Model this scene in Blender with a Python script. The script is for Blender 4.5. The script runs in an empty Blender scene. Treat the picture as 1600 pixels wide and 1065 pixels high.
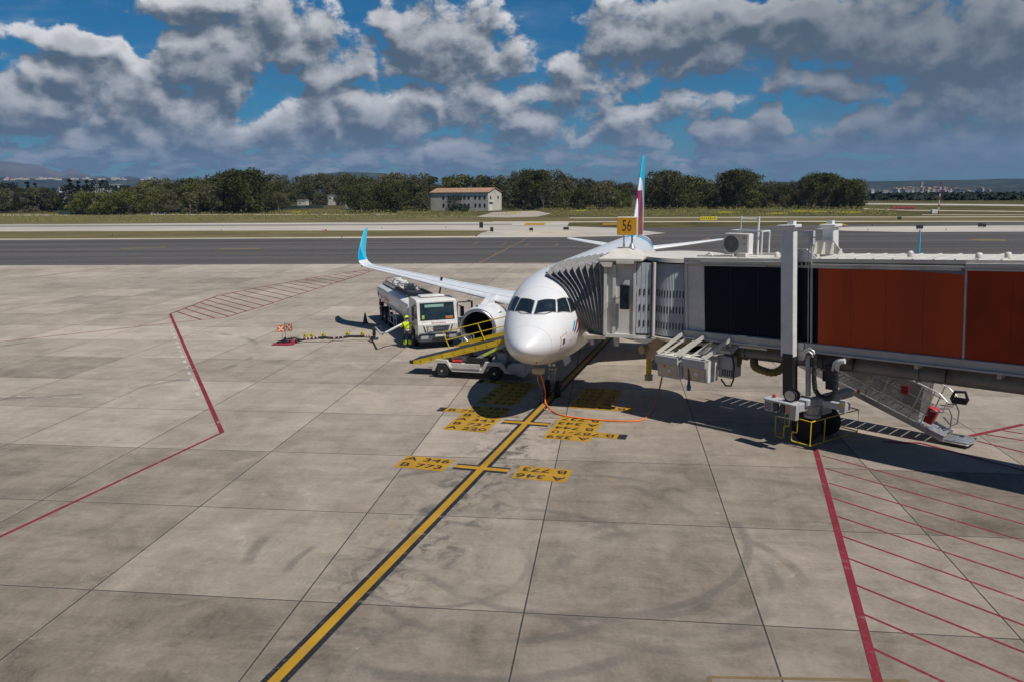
import bpy, math, random
import numpy as np
from mathutils import Vector, Matrix
R = math.radians
SC = bpy.context.scene
COL = SC.collection
random.seed(7)

# ------------------------------------------------------------------ camera
W0, H0 = 1600.0, 1065.0
FOC, PITCH, ROLL, CAMZ = 1273.469, 0.18559, -0.011237, 9.4143
_cp, _sp = math.cos(PITCH), math.sin(PITCH)
FWD = Vector((0, _cp, -_sp)); _up = Vector((0, _sp, _cp)); _rt = Vector((1, 0, 0))
RGT = math.cos(ROLL)*_rt + math.sin(ROLL)*_up
UPV = -math.sin(ROLL)*_rt + math.cos(ROLL)*_up
CAMP = Vector((0, 0, CAMZ))
cam = bpy.data.cameras.new('camera'); camo = bpy.data.objects.new('camera', cam); COL.objects.link(camo)
cam.sensor_width = 36.0; cam.lens = FOC/W0*36.0
cam.clip_start = 0.1; cam.clip_end = 60000
m = Matrix((RGT, UPV, -FWD)).transposed().to_4x4(); m.translation = CAMP
camo.matrix_world = m
SC.camera = camo

def ray(x, y):
    return (FWD + RGT*((x-W0/2)/FOC) - UPV*((y-H0/2)/FOC)).normalized()
def gp(x, y, z=0.0):
    """surveyed ground position of a photo point (real metres)"""
    v = ray(x, y); k = (z-CAMZ)/v.z
    return CAMP + k*v
def on_plane(x, y, P, N):
    v = ray(x, y); k = (Vector(P)-CAMP).dot(Vector(N))/v.dot(Vector(N))
    return CAMP + k*v
def azel(x, y):
    v = ray(x, y); return math.atan2(v.x, v.y), math.asin(v.z)

# ------------------------------------------------------------------ sun and exposure
SUN = Vector((2.986, -2.80, 6.72)).normalized()
sl = bpy.data.lights.new('sun', 'SUN'); sl.energy = 4.4; sl.angle = R(0.5); sl.color = (1.0, 0.95, 0.87)
so = bpy.data.objects.new('sun', sl); COL.objects.link(so)
so.rotation_euler = SUN.to_track_quat('Z', 'Y').to_euler(); so.location = (40, -40, 80)
SC.view_settings.view_transform = 'Standard'; SC.view_settings.look = 'None'
SC.view_settings.exposure = 0.0; SC.view_settings.gamma = 1.0
SC.view_settings.use_curve_mapping = False
SC.cycles.max_bounces = 6; SC.cycles.volume_bounces = 0

# ------------------------------------------------------------------ node helpers
class NT:
    def __init__(s, nt): s.nt = nt; s.n = nt.nodes; s.l = nt.links
    def add(s, t, **kw):
        nd = s.n.new(t)
        for k, v in kw.items(): setattr(nd, k, v)
        return nd
    def put(s, sock, v):
        if isinstance(v, bpy.types.NodeSocket): s.l.new(v, sock)
        elif v is not None: sock.default_value = v
    def math(s, op, a, b=None, c=None, clamp=False):
        nd = s.add('ShaderNodeMath', operation=op); nd.use_clamp = clamp
        s.put(nd.inputs[0], a)
        if b is not None: s.put(nd.inputs[1], b)
        if c is not None: s.put(nd.inputs[2], c)
        return nd.outputs[0]
    def vmath(s, op, a, b=None):
        nd = s.add('ShaderNodeVectorMath', operation=op); s.put(nd.inputs[0], a)
        if b is not None: s.put(nd.inputs[1], b)
        return nd.outputs['Value'] if op in ('DOT_PRODUCT', 'LENGTH', 'DISTANCE') else nd.outputs[0]
    def noise(s, vec, scale, detail=3.0, rough=0.55, dist=0.0, out='Fac'):
        nd = s.add('ShaderNodeTexNoise'); s.put(nd.inputs['Vector'], vec)
        nd.inputs['Scale'].default_value = scale; nd.inputs['Detail'].default_value = detail
        nd.inputs['Roughness'].default_value = rough; nd.inputs['Distortion'].default_value = dist
        return nd.outputs[out]
    def ss(s, v, a, b, lo=0.0, hi=1.0):
        nd = s.add('ShaderNodeMapRange', interpolation_type='SMOOTHSTEP')
        s.put(nd.inputs[0], v); s.put(nd.inputs[1], a); s.put(nd.inputs[2], b)
        nd.inputs[3].default_value = lo; nd.inputs[4].default_value = hi
        return nd.outputs[0]
    def mix(s, f, a, b, blend='MIX'):
        nd = s.add('ShaderNodeMix', data_type='RGBA', blend_type=blend)
        s.put(nd.inputs[0], f)
        for sock, v in ((nd.inputs[6], a), (nd.inputs[7], b)):
            if isinstance(v, (tuple, list)): v = tuple(v) + (1.0,)*(4-len(v))
            s.put(sock, v)
        return nd.outputs[2]
    def xyz(s, v):
        nd = s.add('ShaderNodeSeparateXYZ'); s.put(nd.inputs[0], v); return nd.outputs
    def comb(s, x, y, z):
        nd = s.add('ShaderNodeCombineXYZ')
        for i, v in enumerate((x, y, z)): s.put(nd.inputs[i], v)
        return nd.outputs[0]

# ------------------------------------------------------------------ world: daylight sky with cumulus
world = bpy.data.worlds.new('World'); SC.world = world; world.use_nodes = True
world.cycles.sampling_method = 'MANUAL'; world.cycles.sample_map_resolution = 512
BLOBS = [(-0.4785,0.1527,0.048,0.0174,.9),(-0.4523,0.1164,0.0886,0.0351,1),(-0.3366,0.1274,0.0511,0.0398,1),(-0.2727,0.1664,0.0776,0.0426,1),(-0.3512,0.1939,0.0632,0.0178,1),(-0.197,0.1308,0.0401,0.0276,.8),(-0.071,0.1527,0.0785,0.058,1),(-0.0725,0.0959,0.0984,0.0322,1),(-0.1776,0.0779,0.0971,0.0321,1),(-0.5082,0.0886,0.0657,0.0347,1),(-0.4253,0.0748,0.1259,0.0265,1),(0.0787,0.1194,0.0448,0.0351,1),(0.1884,0.1682,0.1056,0.0434,1.2),(0.3606,0.165,0.1471,0.0383,1.2),(0.4853,0.1456,0.0996,0.0427,1.2),(0.5132,0.0873,0.0821,0.0377,1),(0.2194,0.0908,0.0429,0.0127,.6),(0.3572,0.1093,0.0488,0.0214,.8),(0.1391,0.064,0.0446,0.0218,1),(0.3016,0.0705,0.0242,0.0153,.9),(0.2637,0.0539,0.0561,0.0157,.9),(0.4311,0.0623,0.067,0.02,.8),(0.5216,0.0551,0.0662,0.0256,.8),(0.0181,0.0696,0.0759,0.0219,.9),(-0.2936,0.0594,0.1151,0.0211,.9),(-0.4894,0.0439,0.1,0.0164,.8),(-0.0739,0.0409,0.1376,0.0153,.7),(0.2999,0.0316,0.1461,0.0138,.7),(-0.2953,0.0345,0.1455,0.0124,.8),(0.4946,0.0302,0.1008,0.0154,.7)]
def cloud_group():
    g = bpy.data.node_groups.new('cloud_density', 'ShaderNodeTree')
    g.interface.new_socket('P', in_out='INPUT', socket_type='NodeSocketVector')
    g.interface.new_socket('D', in_out='OUTPUT', socket_type='NodeSocketFloat')
    g.interface.new_socket('S', in_out='OUTPUT', socket_type='NodeSocketFloat')
    t = NT(g); gi = t.add('NodeGroupInput'); go = t.add('NodeGroupOutput')
    P = gi.outputs[0]                                   # (azimuth, elevation, 0)
    Q = t.vmath('MULTIPLY', P, (1.0, 1.3, 1.0))
    w = t.noise(Q, 11.0, 4.0, 0.55, out='Color')
    wv = t.vmath('MULTIPLY', t.vmath('SUBTRACT', w, (0.5, 0.5, 0.5)), (0.11, 0.050, 0.0))
    Pw = t.vmath('ADD', P, wv)
    field = None
    for a, e, ra, re, am in BLOBS:
        d = t.vmath('MULTIPLY', t.vmath('SUBTRACT', Pw, (a, e, 0)), (1/ra/1.2, 1/re/1.2, 0))
        v = t.math('MULTIPLY_ADD', t.vmath('DOT_PRODUCT', d, d), -am, am)
        field = v if field is None else t.math('SMOOTH_MAX', field, v, 0.12)
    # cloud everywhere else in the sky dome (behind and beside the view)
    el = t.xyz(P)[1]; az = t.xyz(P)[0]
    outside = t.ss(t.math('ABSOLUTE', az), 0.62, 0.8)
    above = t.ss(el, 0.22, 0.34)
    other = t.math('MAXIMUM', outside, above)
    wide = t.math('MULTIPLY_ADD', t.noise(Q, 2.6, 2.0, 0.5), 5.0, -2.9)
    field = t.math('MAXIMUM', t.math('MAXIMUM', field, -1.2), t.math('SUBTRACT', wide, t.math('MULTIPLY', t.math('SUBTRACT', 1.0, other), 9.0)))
    n1 = t.noise(Q, 13.0, 2.0, 0.5)
    n2 = t.noise(Q, 38.0, 10.0, 0.68, 0.1)
    bil = t.add('ShaderNodeTexVoronoi', feature='SMOOTH_F1'); t.put(bil.inputs['Vector'], Pw and t.vmath('MULTIPLY', Pw, (1.0, 1.35, 1.0))); bil.inputs['Scale'].default_value = 21.0; bil.inputs['Smoothness'].default_value = .6; bil.inputs['Detail'].default_value = 1.0
    S = t.math('MULTIPLY_ADD', field, 0.95, t.math('MULTIPLY_ADD', n1, 1.3, -0.25))
    S = t.math('ADD', S, t.math('MULTIPLY_ADD', bil.outputs['Distance'], -1.25, 0.52))
    D = t.math('ADD', S, t.math('MULTIPLY_ADD', n2, 2.3, -1.18))
    # rows of small far cumulus low over the horizon
    lowb = t.ss(el, 0.062, 0.030)
    nl = t.noise(t.vmath('MULTIPLY', P, (1.0, 3.2, 1.0)), 26.0, 6.0, 0.6, 0.3)
    lc = t.math('MULTIPLY', lowb, t.math('MULTIPLY_ADD', nl, 8.0, -3.6))
    D = t.math('ADD', D, lc); S = t.math('ADD', S, t.math('MULTIPLY', lc, .6))
    t.l.new(D, go.inputs[0]); t.l.new(t.math('ADD', S, t.math('MULTIPLY_ADD', n2, 1.45, -.725)), go.inputs[1])
    return g
def build_world():
    t = NT(world.node_tree); t.n.clear()
    out = t.add('ShaderNodeOutputWorld')
    sky = t.add('ShaderNodeTexSky', sky_type='NISHITA'); sky.sun_disc = False
    sky.sun_elevation = math.asin(SUN.z); sky.sun_rotation = math.atan2(SUN.x, SUN.y)
    sky.altitude = 20; sky.air_density = 1.0; sky.dust_density = 0.4; sky.ozone_density = 2.5
    tc = t.add('ShaderNodeTexCoord'); v = t.xyz(tc.outputs['Generated'])
    az = t.math('ARCTAN2', v[0], v[1]); el = t.math('ARCSINE', v[2])
    P = t.comb(az, el, 0.0)
    g = cloud_group()
    def dens(p):
        nd = t.add('ShaderNodeGroup'); nd.node_tree = g; t.put(nd.inputs[0], p); return nd.outputs
    D0, S0 = dens(P); D1, S1 = dens(t.vmath('ADD', P, (0.006, 0.017, 0.0)))
    alpha = t.ss(D0, -0.22, 0.40)
    diff = t.math('SUBTRACT', S0, S1)
    lit = t.ss(diff, -0.50, 1.20)
    thick = t.ss(D0, 0.15, 1.5)
    dark = t.math('MULTIPLY', t.ss(az, 0.05, 0.40), 0.62)                # heavier cloud to the right
    shade = t.math('MULTIPLY', lit, t.math('SUBTRACT', 1.0, t.math('MULTIPLY', thick, 0.40)))
    lowm = t.ss(el, 0.0, 0.11, 0.80, 1.0)
    shade = t.math('MULTIPLY', t.math('MULTIPLY', shade, t.math('SUBTRACT', 1.0, dark)), lowm)
    ccol = t.mix(shade, (0.086, 0.120, 0.155), (0.82, 0.82, 0.83))
    ccol = t.mix(t.ss(el, 0.080, 0.015, 0.0, 0.50), ccol, (0.115, 0.190, 0.245))
    # cloud out of view, overhead and behind, is dimmed to cut ambient fill
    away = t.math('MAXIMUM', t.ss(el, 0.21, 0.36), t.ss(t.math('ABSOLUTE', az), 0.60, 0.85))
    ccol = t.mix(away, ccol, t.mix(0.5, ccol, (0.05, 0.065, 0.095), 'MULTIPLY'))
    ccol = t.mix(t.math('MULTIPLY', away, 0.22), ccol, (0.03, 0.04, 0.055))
    # thin high veil and the hazier air low down
    veil = t.ss(t.noise(t.vmath('MULTIPLY', P, (1.0, 4.0, 1.0)), 6.0, 4.0, 0.6, 0.4), 0.42, 0.72, 0.0, 0.40)
    low = t.ss(el, 0.045, 0.0, 0.0, 0.45)
    alpha = t.math('MAXIMUM', alpha, t.math('MAXIMUM', low, t.math('MULTIPLY', veil, t.ss(el, 0.24, 0.12))))
    tint = t.mix(1.0, sky.outputs[0], t.mix(t.ss(el, 0.0, 0.12), (0.18, 0.45, 0.60), (0.05, 0.42, 0.67)), 'MULTIPLY')
    b1 = t.add('ShaderNodeBackground'); t.put(b1.inputs[0], tint); b1.inputs[1].default_value = 0.085
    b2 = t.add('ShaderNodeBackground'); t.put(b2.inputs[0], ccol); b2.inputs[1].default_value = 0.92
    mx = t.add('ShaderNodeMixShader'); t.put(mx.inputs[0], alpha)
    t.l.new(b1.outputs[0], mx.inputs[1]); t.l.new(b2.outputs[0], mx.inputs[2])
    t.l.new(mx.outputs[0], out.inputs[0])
build_world()

# ------------------------------------------------------------------ materials
MATS = {}
def mat(name, col, rough=0.6, metal=0.0, var=0.12, scale=3.0, bump=0.0, coat=0.0, dirt=None, dirt_amt=0.0, spec=0.5, stretch=(1, 1, 1), alpha=None):
    if name in MATS: return MATS[name]
    m = bpy.data.materials.new(name); m.use_nodes = True
    t = NT(m.node_tree); bs = t.n['Principled BSDF']
    tc = t.add('ShaderNodeTexCoord'); P = t.vmath('MULTIPLY', tc.outputs['Object'], stretch)
    n = t.noise(P, scale, 5.0, 0.6)
    c = tuple(col)
    lo = tuple(x*(1-var) for x in c); hi = tuple(min(1, x*(1+var)) for x in c)
    o = t.mix(t.ss(n, 0.3, 0.7), lo, hi)
    if dirt:
        dn = t.noise(P, scale*0.45, 6.0, 0.7)
        o = t.mix(t.ss(dn, 0.5, 0.72, 0.0, dirt_amt), o, dirt)
    t.put(bs.inputs['Base Color'], o)
    t.put(bs.inputs['Roughness'], t.ss(n, 0.2, 0.8, max(0.02, rough-0.08), min(1, rough+0.08)))
    bs.inputs['Metallic'].default_value = metal; bs.inputs['Coat Weight'].default_value = coat
    bs.inputs['Specular IOR Level'].default_value = spec
    if bump:
        b = t.add('ShaderNodeBump'); b.inputs['Strength'].default_value = bump; b.inputs['Distance'].default_value = 0.02
        t.put(b.inputs['Height'], t.noise(P, scale*4, 4.0)); t.l.new(b.outputs[0], bs.inputs['Normal'])
    MATS[name] = m
    return m
WHITE = mat('white_paint', (0.72, 0.72, 0.70), 0.4, var=0.05, dirt=(0.42, 0.38, 0.32), dirt_amt=0.35)
CREAM = mat('aged_cream_paint', (0.62, 0.60, 0.54), 0.5, var=0.07, dirt=(0.30, 0.25, 0.19), dirt_amt=0.55, scale=2.0)
GREYP = mat('grey_paint', (0.42, 0.43, 0.45), 0.5, var=0.06, dirt=(0.25, 0.22, 0.18), dirt_amt=0.3)
BEIGE = mat('beige_paint', (0.50, 0.45, 0.37), 0.55, var=0.08, dirt=(0.22, 0.18, 0.13), dirt_amt=0.6)
STEEL = mat('galvanised_steel', (0.50, 0.50, 0.49), 0.42, 0.75, var=0.14, scale=6)
ALU = mat('brushed_aluminium', (0.66, 0.67, 0.68), 0.35, 0.8, var=0.08, scale=8)
CHROME = mat('polished_lip', (0.55, 0.55, 0.57), 0.30, 0.9, var=0.05)
RUBBER = mat('black_rubber', (0.018, 0.018, 0.02), 0.8, var=0.3, scale=9)
BLACK = mat('black_paint', (0.02, 0.021, 0.024), 0.5, var=0.25)
DARK = mat('dark_grey_plastic', (0.05, 0.055, 0.065), 0.55, var=0.15)
NAVYPANEL = mat('dark_navy_panel', (0.006, 0.0075, 0.018), 0.62, var=0.25, scale=1.0, spec=0.15)
REDPANEL = mat('rust_red_panel', (0.44, 0.060, 0.013), 0.62, var=0.16, scale=0.7, stretch=(1, 1, .25), spec=0.25)
YELLOW = mat('yellow_paint', (0.66, 0.47, 0.02), 0.5, var=0.1, dirt=(0.2, 0.14, 0.05), dirt_amt=0.4)
SIGNYEL = mat('sign_yellow', (0.56, 0.27, 0.01), 0.5, var=0.08)
ORANGE = mat('orange_rubber', (0.72, 0.16, 0.02), 0.55, var=0.1)
FLAGOR = mat('orange_fabric', (0.60, 0.12, 0.02), 0.8, var=0.15)
REDP = mat('red_paint', (0.42, 0.03, 0.03), 0.55, var=0.15)
HIVIS = mat('hi_vis_yellow', (0.62, 0.78, 0.02), 0.75, var=0.06)
NAVYF = mat('navy_fabric', (0.012, 0.02, 0.05), 0.9, var=0.2)
SKIN = mat('skin', (0.45, 0.25, 0.17), 0.55, var=0.06)
HAIR = mat('dark_hair', (0.02, 0.014, 0.01), 0.6)
REFL = mat('reflective_tape', (0.62, 0.64, 0.66), 0.3, var=0.05)
CYAN = mat('cyan_livery', (0.02, 0.42, 0.62), 0.3, var=0.03)
BURG = mat('burgundy_livery', (0.28, 0.012, 0.055), 0.3, var=0.04)
GREENHOSE = mat('olive_canvas_hose', (0.20, 0.15, 0.04), 0.8, var=0.35, scale=10, bump=0.5)
DUCT = mat('grey_duct', (0.20, 0.195, 0.19), 0.45, 0.3, var=0.18, scale=1.4, dirt=(0.12, 0.08, 0.055), dirt_amt=0.6)
def glass(name, col=(0.012, 0.02, 0.026), rough=0.05):
    m = mat(name, col, rough + 0.08, var=0.2, spec=0.8); return m
GLASS = glass('dark_window_glass')
TGLASS = glass('tinted_truck_glass', (0.012, 0.03, 0.042))

# ------------------------------------------------------------------ mesh helpers
class MB:
    def __init__(s): s.v = []; s.f = []; s.mi = []; s.cur = 0
    def add(s, vs, fs):
        o = len(s.v); s.v += [tuple(v) for v in vs]
        for f in fs: s.f.append([i+o for i in f]); s.mi.append(s.cur)
        return s
    def slot(s, i): s.cur = i; return s
    def box(s, c, d, rot=None, bev=0.0):
        hx, hy, hz = d[0]/2, d[1]/2, d[2]/2
        if bev:
            b = min(bev, hx*.9, hy*.9, hz*.9)
            pr = [(-hx+b, -hy), (hx-b, -hy), (hx, -hy+b), (hx, hy-b), (hx-b, hy), (-hx+b, hy), (-hx, hy-b), (-hx, -hy+b)]
            pi = [(x*(hx-b)/hx, y*(hy-b)/hy) for x, y in pr]
            vs = [(x, y, -hz) for x, y in pi]+[(x, y, -hz+b) for x, y in pr]+[(x, y, hz-b) for x, y in pr]+[(x, y, hz) for x, y in pi]
            fs = [list(range(7, -1, -1)), list(range(24, 32))]
            for r in range(3):
                for i in range(8):
                    j = (i+1) % 8; fs.append([r*8+i, r*8+j, r*8+8+j, r*8+8+i])
        else:
            vs = [(x*hx, y*hy, z*hz) for z in (-1, 1) for x, y in ((-1, -1), (1, -1), (1, 1), (-1, 1))]
            fs = [[3, 2, 1, 0], [4, 5, 6, 7], [0, 1, 5, 4], [1, 2, 6, 5], [2, 3, 7, 6], [3, 0, 4, 7]]
        vs = [Vector(v) for v in vs]
        if rot is not None: vs = [rot @ v for v in vs]
        c = Vector(c)
        return s.add([v+c for v in vs], fs)
    def bar(s, a, b, w=0.05, h=None, up=(0, 0, 1)):
        a = Vector(a); b = Vector(b); d = b-a; L = d.length
        if L < 1e-6: return s
        x = d/L; u = Vector(up)
        if abs(x.dot(u)) > 0.98: u = Vector((1, 0, 0)) if abs(x.x) < .9 else Vector((0, 1, 0))
        y = u.cross(x).normalized(); z = x.cross(y)
        return s.box((a+b)/2, (L, w, h if h else w), Matrix((x, y, z)).transposed())
    def tube(s, pts, r, n=8, caps=True, closed=False):
        P = [Vector(p) for p in pts]; k = len(P)
        rs = r if isinstance(r, (list, tuple)) else [r]*k
        rings = []; prev = None
        for i in range(k):
            if closed: tdir = (P[(i+1) % k]-P[i-1])
            else: tdir = (P[min(i+1, k-1)]-P[max(i-1, 0)])
            tdir = tdir.normalized() if tdir.length > 1e-9 else Vector((0, 0, 1))
            if prev is None:
                u = Vector((0, 0, 1)) if abs(tdir.z) < 0.9 else Vector((1, 0, 0))
            else: u = prev
            y = (u - tdir*u.dot(tdir)); y = y.normalized() if y.length > 1e-6 else tdir.orthogonal().normalized()
            prev = y; z = tdir.cross(y)
            rings.append([P[i]+(y*math.cos(2*math.pi*j/n)+z*math.sin(2*math.pi*j/n))*rs[i] for j in range(n)])
        return s.loft(rings, caps and not closed, wrap=True, loop=closed)
    def loft(s, rings, caps=True, wrap=True, loop=False):
        n = len(rings[0]); vs = [v for r in rings for v in r]; fs = []
        k = len(rings)
        for i in range(k if loop else k-1):
            i2 = (i+1) % k
            for j in range(n if wrap else n-1):
                j2 = (j+1) % n; fs.append([i*n+j, i*n+j2, i2*n+j2, i2*n+j])
        if caps: fs.append(list(range(n-1, -1, -1))); fs.append([(k-1)*n+j for j in range(n)])
        return s.add(vs, fs)
    def lathe(s, prof, c, axis=(0, 0, 1), n=24, caps=False):
        """prof: (distance along axis, radius)"""
        ax = Vector(axis).normalized(); u = ax.orthogonal().normalized(); w = ax.cross(u); c = Vector(c)
        return s.loft([[c+ax*h+(u*math.cos(2*math.pi*j/n)+w*math.sin(2*math.pi*j/n))*r for j in range(n)] for h, r in prof], caps)
    def disc(s, c, r, axis, n=24): return s.lathe([(-.005, r), (.005, r)], c, axis, n, True)
    def prism(s, poly, off):
        P = [Vector(p) for p in poly]; o = Vector(off); n = len(P)
        fs = [list(range(n-1, -1, -1)), list(range(n, 2*n))]+[[i, (i+1) % n, n+(i+1) % n, n+i] for i in range(n)]
        return s.add(P+[p+o for p in P], fs)
    def text(s, body, o, ex, ey, size, align='CENTER', depth=0.0):
        cu = bpy.data.curves.new('t', 'FONT'); cu.body = body; cu.size = size; cu.align_x = align; cu.align_y = 'CENTER'
        cu.resolution_u = 3
        ob = bpy.data.objects.new('t', cu); me = bpy.data.meshes.new_from_object(ob)
        o = Vector(o); ex = Vector(ex); ey = Vector(ey)
        s.add([o+ex*v.co.x+ey*v.co.y for v in me.vertices], [list(f.vertices) for f in me.polygons])
        bpy.data.objects.remove(ob); bpy.data.curves.remove(cu); bpy.data.meshes.remove(me)
        return s
    def build(s, name, mats, parent=None, smooth=None, recalc=True):
        me = bpy.data.meshes.new(name); me.from_pydata(s.v, [], s.f)
        if not isinstance(mats, (list, tuple)): mats = [mats]
        for m_ in mats: me.materials.append(m_)
        if len(mats) > 1: me.polygons.foreach_set('material_index', s.mi)
        if recalc:
            import bmesh
            bm = bmesh.new(); bm.from_mesh(me); bmesh.ops.recalc_face_normals(bm, faces=bm.faces); bm.to_mesh(me); bm.free()
        if smooth is not None:
            me.polygons.foreach_set('use_smooth', [True]*len(me.polygons))
            if smooth < 180: me.set_sharp_from_angle(angle=R(smooth))
        me.update()
        o = bpy.data.objects.new(name, me); COL.objects.link(o)
        if parent: o.parent = parent
        return o
def tag(o, label=None, cat=None, group=None, kind=None):
    if label: o['label'] = label
    if cat: o['category'] = cat
    if group: o['group'] = group
    if kind: o['kind'] = kind
    return o
def empty(name, loc, ang=0.0):
    o = bpy.data.objects.new(name, None); COL.objects.link(o); o.location = loc; o.rotation_euler = (0, 0, ang)
    o.empty_display_size = 0.3
    return o
def thing(name, label, cat, loc, ang=0.0, group=None): return tag(empty(name, loc, ang), label, cat, group)
def copy_tree(o, parent=None):
    c = o.copy(); COL.objects.link(c)
    if parent: c.parent = parent
    for ch in [x for x in bpy.data.objects if x.parent == o]: copy_tree(ch, c)
    return c
def lerp(a, b, t): return a+(b-a)*t
def vl(a, b, t): return Vector(a).lerp(Vector(b), t)

# aircraft frame: x aft, y starboard, z up
AC0 = Vector((0.39184, 31.48776, 0)); AL = 0.290152
AXA = Vector((math.sin(AL), math.cos(AL), 0)); AXB = Vector((-math.cos(AL), math.sin(AL), 0))
AC_ANG = math.atan2(AXA.y, AXA.x)
def acw(s, y, z=0.0): return AC0+AXA*s+AXB*y+Vector((0, 0, z))
# bridge frame: x away from the aircraft, y away from camera, z up
BR0 = Vector((7.708, 32.03, 0)); BR_ANG = -0.78
BRX = Vector((math.cos(BR_ANG), math.sin(BR_ANG), 0)); BRY = Vector((-BRX.y, BRX.x, 0))

# ================================================================== GROUND
def pos_nodes(t):
    g = t.add('ShaderNodeNewGeometry'); return g.outputs['Position']
def concrete():
    m = bpy.data.materials.new('apron_concrete'); m.use_nodes = True
    t = NT(m.node_tree); bs = t.n['Principled BSDF']; P = pos_nodes(t)
    hd = R(90-7.2); ex = Vector((math.cos(hd), math.sin(hd), 0)); ey = Vector((-ex.y, ex.x, 0))
    Q = t.vmath('SUBTRACT', P, (-5.01, 17.6, 0))
    u = t.math('DIVIDE', t.vmath('DOT_PRODUCT', Q, tuple(ex)), 5.27)
    v = t.math('DIVIDE', t.vmath('DOT_PRODUCT', Q, tuple(ey)), 5.25)
    fu = t.math('FLOOR', u); fv = t.math('FLOOR', v)
    def edge(x): return t.math('MINIMUM', t.math('FRACT', x), t.math('SUBTRACT', 1.0, t.math('FRACT', x)))
    wob = t.math('MULTIPLY_ADD', t.noise(P, 1.2, 3.0), 0.0024, -0.0012)
    d = t.math('ADD', t.math('MINIMUM', edge(u), edge(v)), wob)
    wn = t.add('ShaderNodeTexWhiteNoise', noise_dimensions='2D'); t.put(wn.inputs[0], t.comb(fu, fv, 0))
    rowr = t.add('ShaderNodeTexWhiteNoise', noise_dimensions='1D'); t.put(rowr.inputs[1], fu)
    streak = t.noise(t.comb(t.math('MULTIPLY', u, 1.2), t.math('MULTIPLY', v, 9.0), 0), 1.0, 6.0, 0.65)
    streak2 = t.noise(t.comb(t.math('MULTIPLY', u, 11.0), t.math('MULTIPLY', v, 1.1), 0), 1.0, 5.0, 0.65, 0.5)
    big = t.noise(P, 0.06, 5.0, 0.55, 0.6); mid = t.noise(P, 0.55, 12.0, 0.74, 0.5); fine = t.noise(P, 9.0, 5.0, 0.7)
    val = t.math('MULTIPLY_ADD', wn.outputs[0], 0.25, -0.11)
    val = t.math('ADD', val, t.math('MULTIPLY_ADD', rowr.outputs[0], 0.18, -0.07))
    val = t.math('ADD', val, t.math('MULTIPLY_ADD', big, 0.55, -0.275))
    val = t.math('ADD', val, t.math('MULTIPLY_ADD', mid, 1.0, -0.48))
    val = t.math('ADD', val, t.math('MULTIPLY_ADD', streak, 0.28, -0.14))
    val = t.math('ADD', val, t.math('MULTIPLY_ADD', streak2, 0.34, -0.165))
    val = t.math('ADD', val, t.math('MULTIPLY_ADD', fine, 0.36, -0.18))
    # the stand near the terminal: older, dirtier concrete, plus lens vignetting painted in
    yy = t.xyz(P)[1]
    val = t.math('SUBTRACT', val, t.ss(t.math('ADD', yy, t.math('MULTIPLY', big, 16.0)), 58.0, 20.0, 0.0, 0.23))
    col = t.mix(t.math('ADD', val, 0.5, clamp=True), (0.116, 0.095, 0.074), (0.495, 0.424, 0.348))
    # brownish and dark oil stains
    st = t.ss(t.noise(P, 0.9, 6.0, 0.7, 1.0), 0.60, 0.74, 0, .6)
    col = t.mix(st, col, (0.17, 0.165, 0.155))
    rust = t.ss(t.noise(t.vmath('ADD', P, (31, 7, 0)), 0.55, 5.0, 0.65, 1.2), 0.64, 0.76, 0, .5)
    col = t.mix(rust, col, (0.33, 0.22, 0.115))
    pale = t.ss(t.noise(t.vmath('ADD', P, (91, 57, 0)), 0.7, 9.0, 0.75, 2.0), 0.60, 0.72, 0, .35)
    col = t.mix(pale, col, (0.58, 0.54, 0.49))
    sp = t.ss(t.noise(t.vmath('ADD', P, (17, 43, 0)), 2.6, 4.0, .65), .73, .78, 0, .6)
    col = t.mix(sp, col, (0.075, 0.07, 0.065))
    # oil under the aircraft stand line, along the lead-in line
    A = t.vmath('SUBTRACT', P, tuple(AC0))
    a_s = t.vmath('DOT_PRODUCT', A, tuple(AXA)); a_b = t.vmath('DOT_PRODUCT', A, tuple(AXB))
    band = t.math('MULTIPLY', t.ss(t.math('ABSOLUTE', t.math('ADD', a_b, 0.3)), 2.6, 0.2), t.ss(a_s, 12.0, 6.0))
    band = t.math('MULTIPLY', band, t.ss(a_s, -20.0, -9.0, 0.25, 1.0))
    oil = t.math('MULTIPLY', band, t.ss(t.noise(P, 1.5, 7.0, 0.72, 0.6), 0.46, 0.66, 0, .85))
    col = t.mix(oil, col, (0.055, 0.055, 0.056))
    # curved tyre marks
    marks = None
    for (px, py, r, w, ph) in ((640, 890, 3.1, .16, 0), (690, 880, 2.2, .12, 1), (1040, 900, 2.6, .3, 2), (1040, 900, 3.3, .22, 2), (800, 880, 3.6, .2, 3), (760, 850, 6.2, .25, 4), (150, 560, 9., .3, 5), (1010, 905, 1.7, .2, 6), (900, 830, 4.6, .2, 7)):
        c = gp(px, py); dd = t.vmath('SUBTRACT', P, tuple(c))
        e = t.math('ABSOLUTE', t.math('SUBTRACT', t.vmath('LENGTH', dd), r))
        k = t.math('MULTIPLY', t.ss(e, w, w*.3), t.ss(t.noise(t.vmath('ADD', P, (ph*13.7, ph*5.1, 0)), 0.33, 2.0), 0.46, 0.60))
        marks = k if marks is None else t.math('MAXIMUM', marks, k)
    rib = t.math('MULTIPLY_ADD', t.noise(P, 14.0, 2.0), 0.6, 0.2)
    col = t.mix(t.math('MULTIPLY', marks, t.math('MULTIPLY', rib, 0.85)), col, (0.085, 0.083, 0.08))
    pm = None
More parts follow.
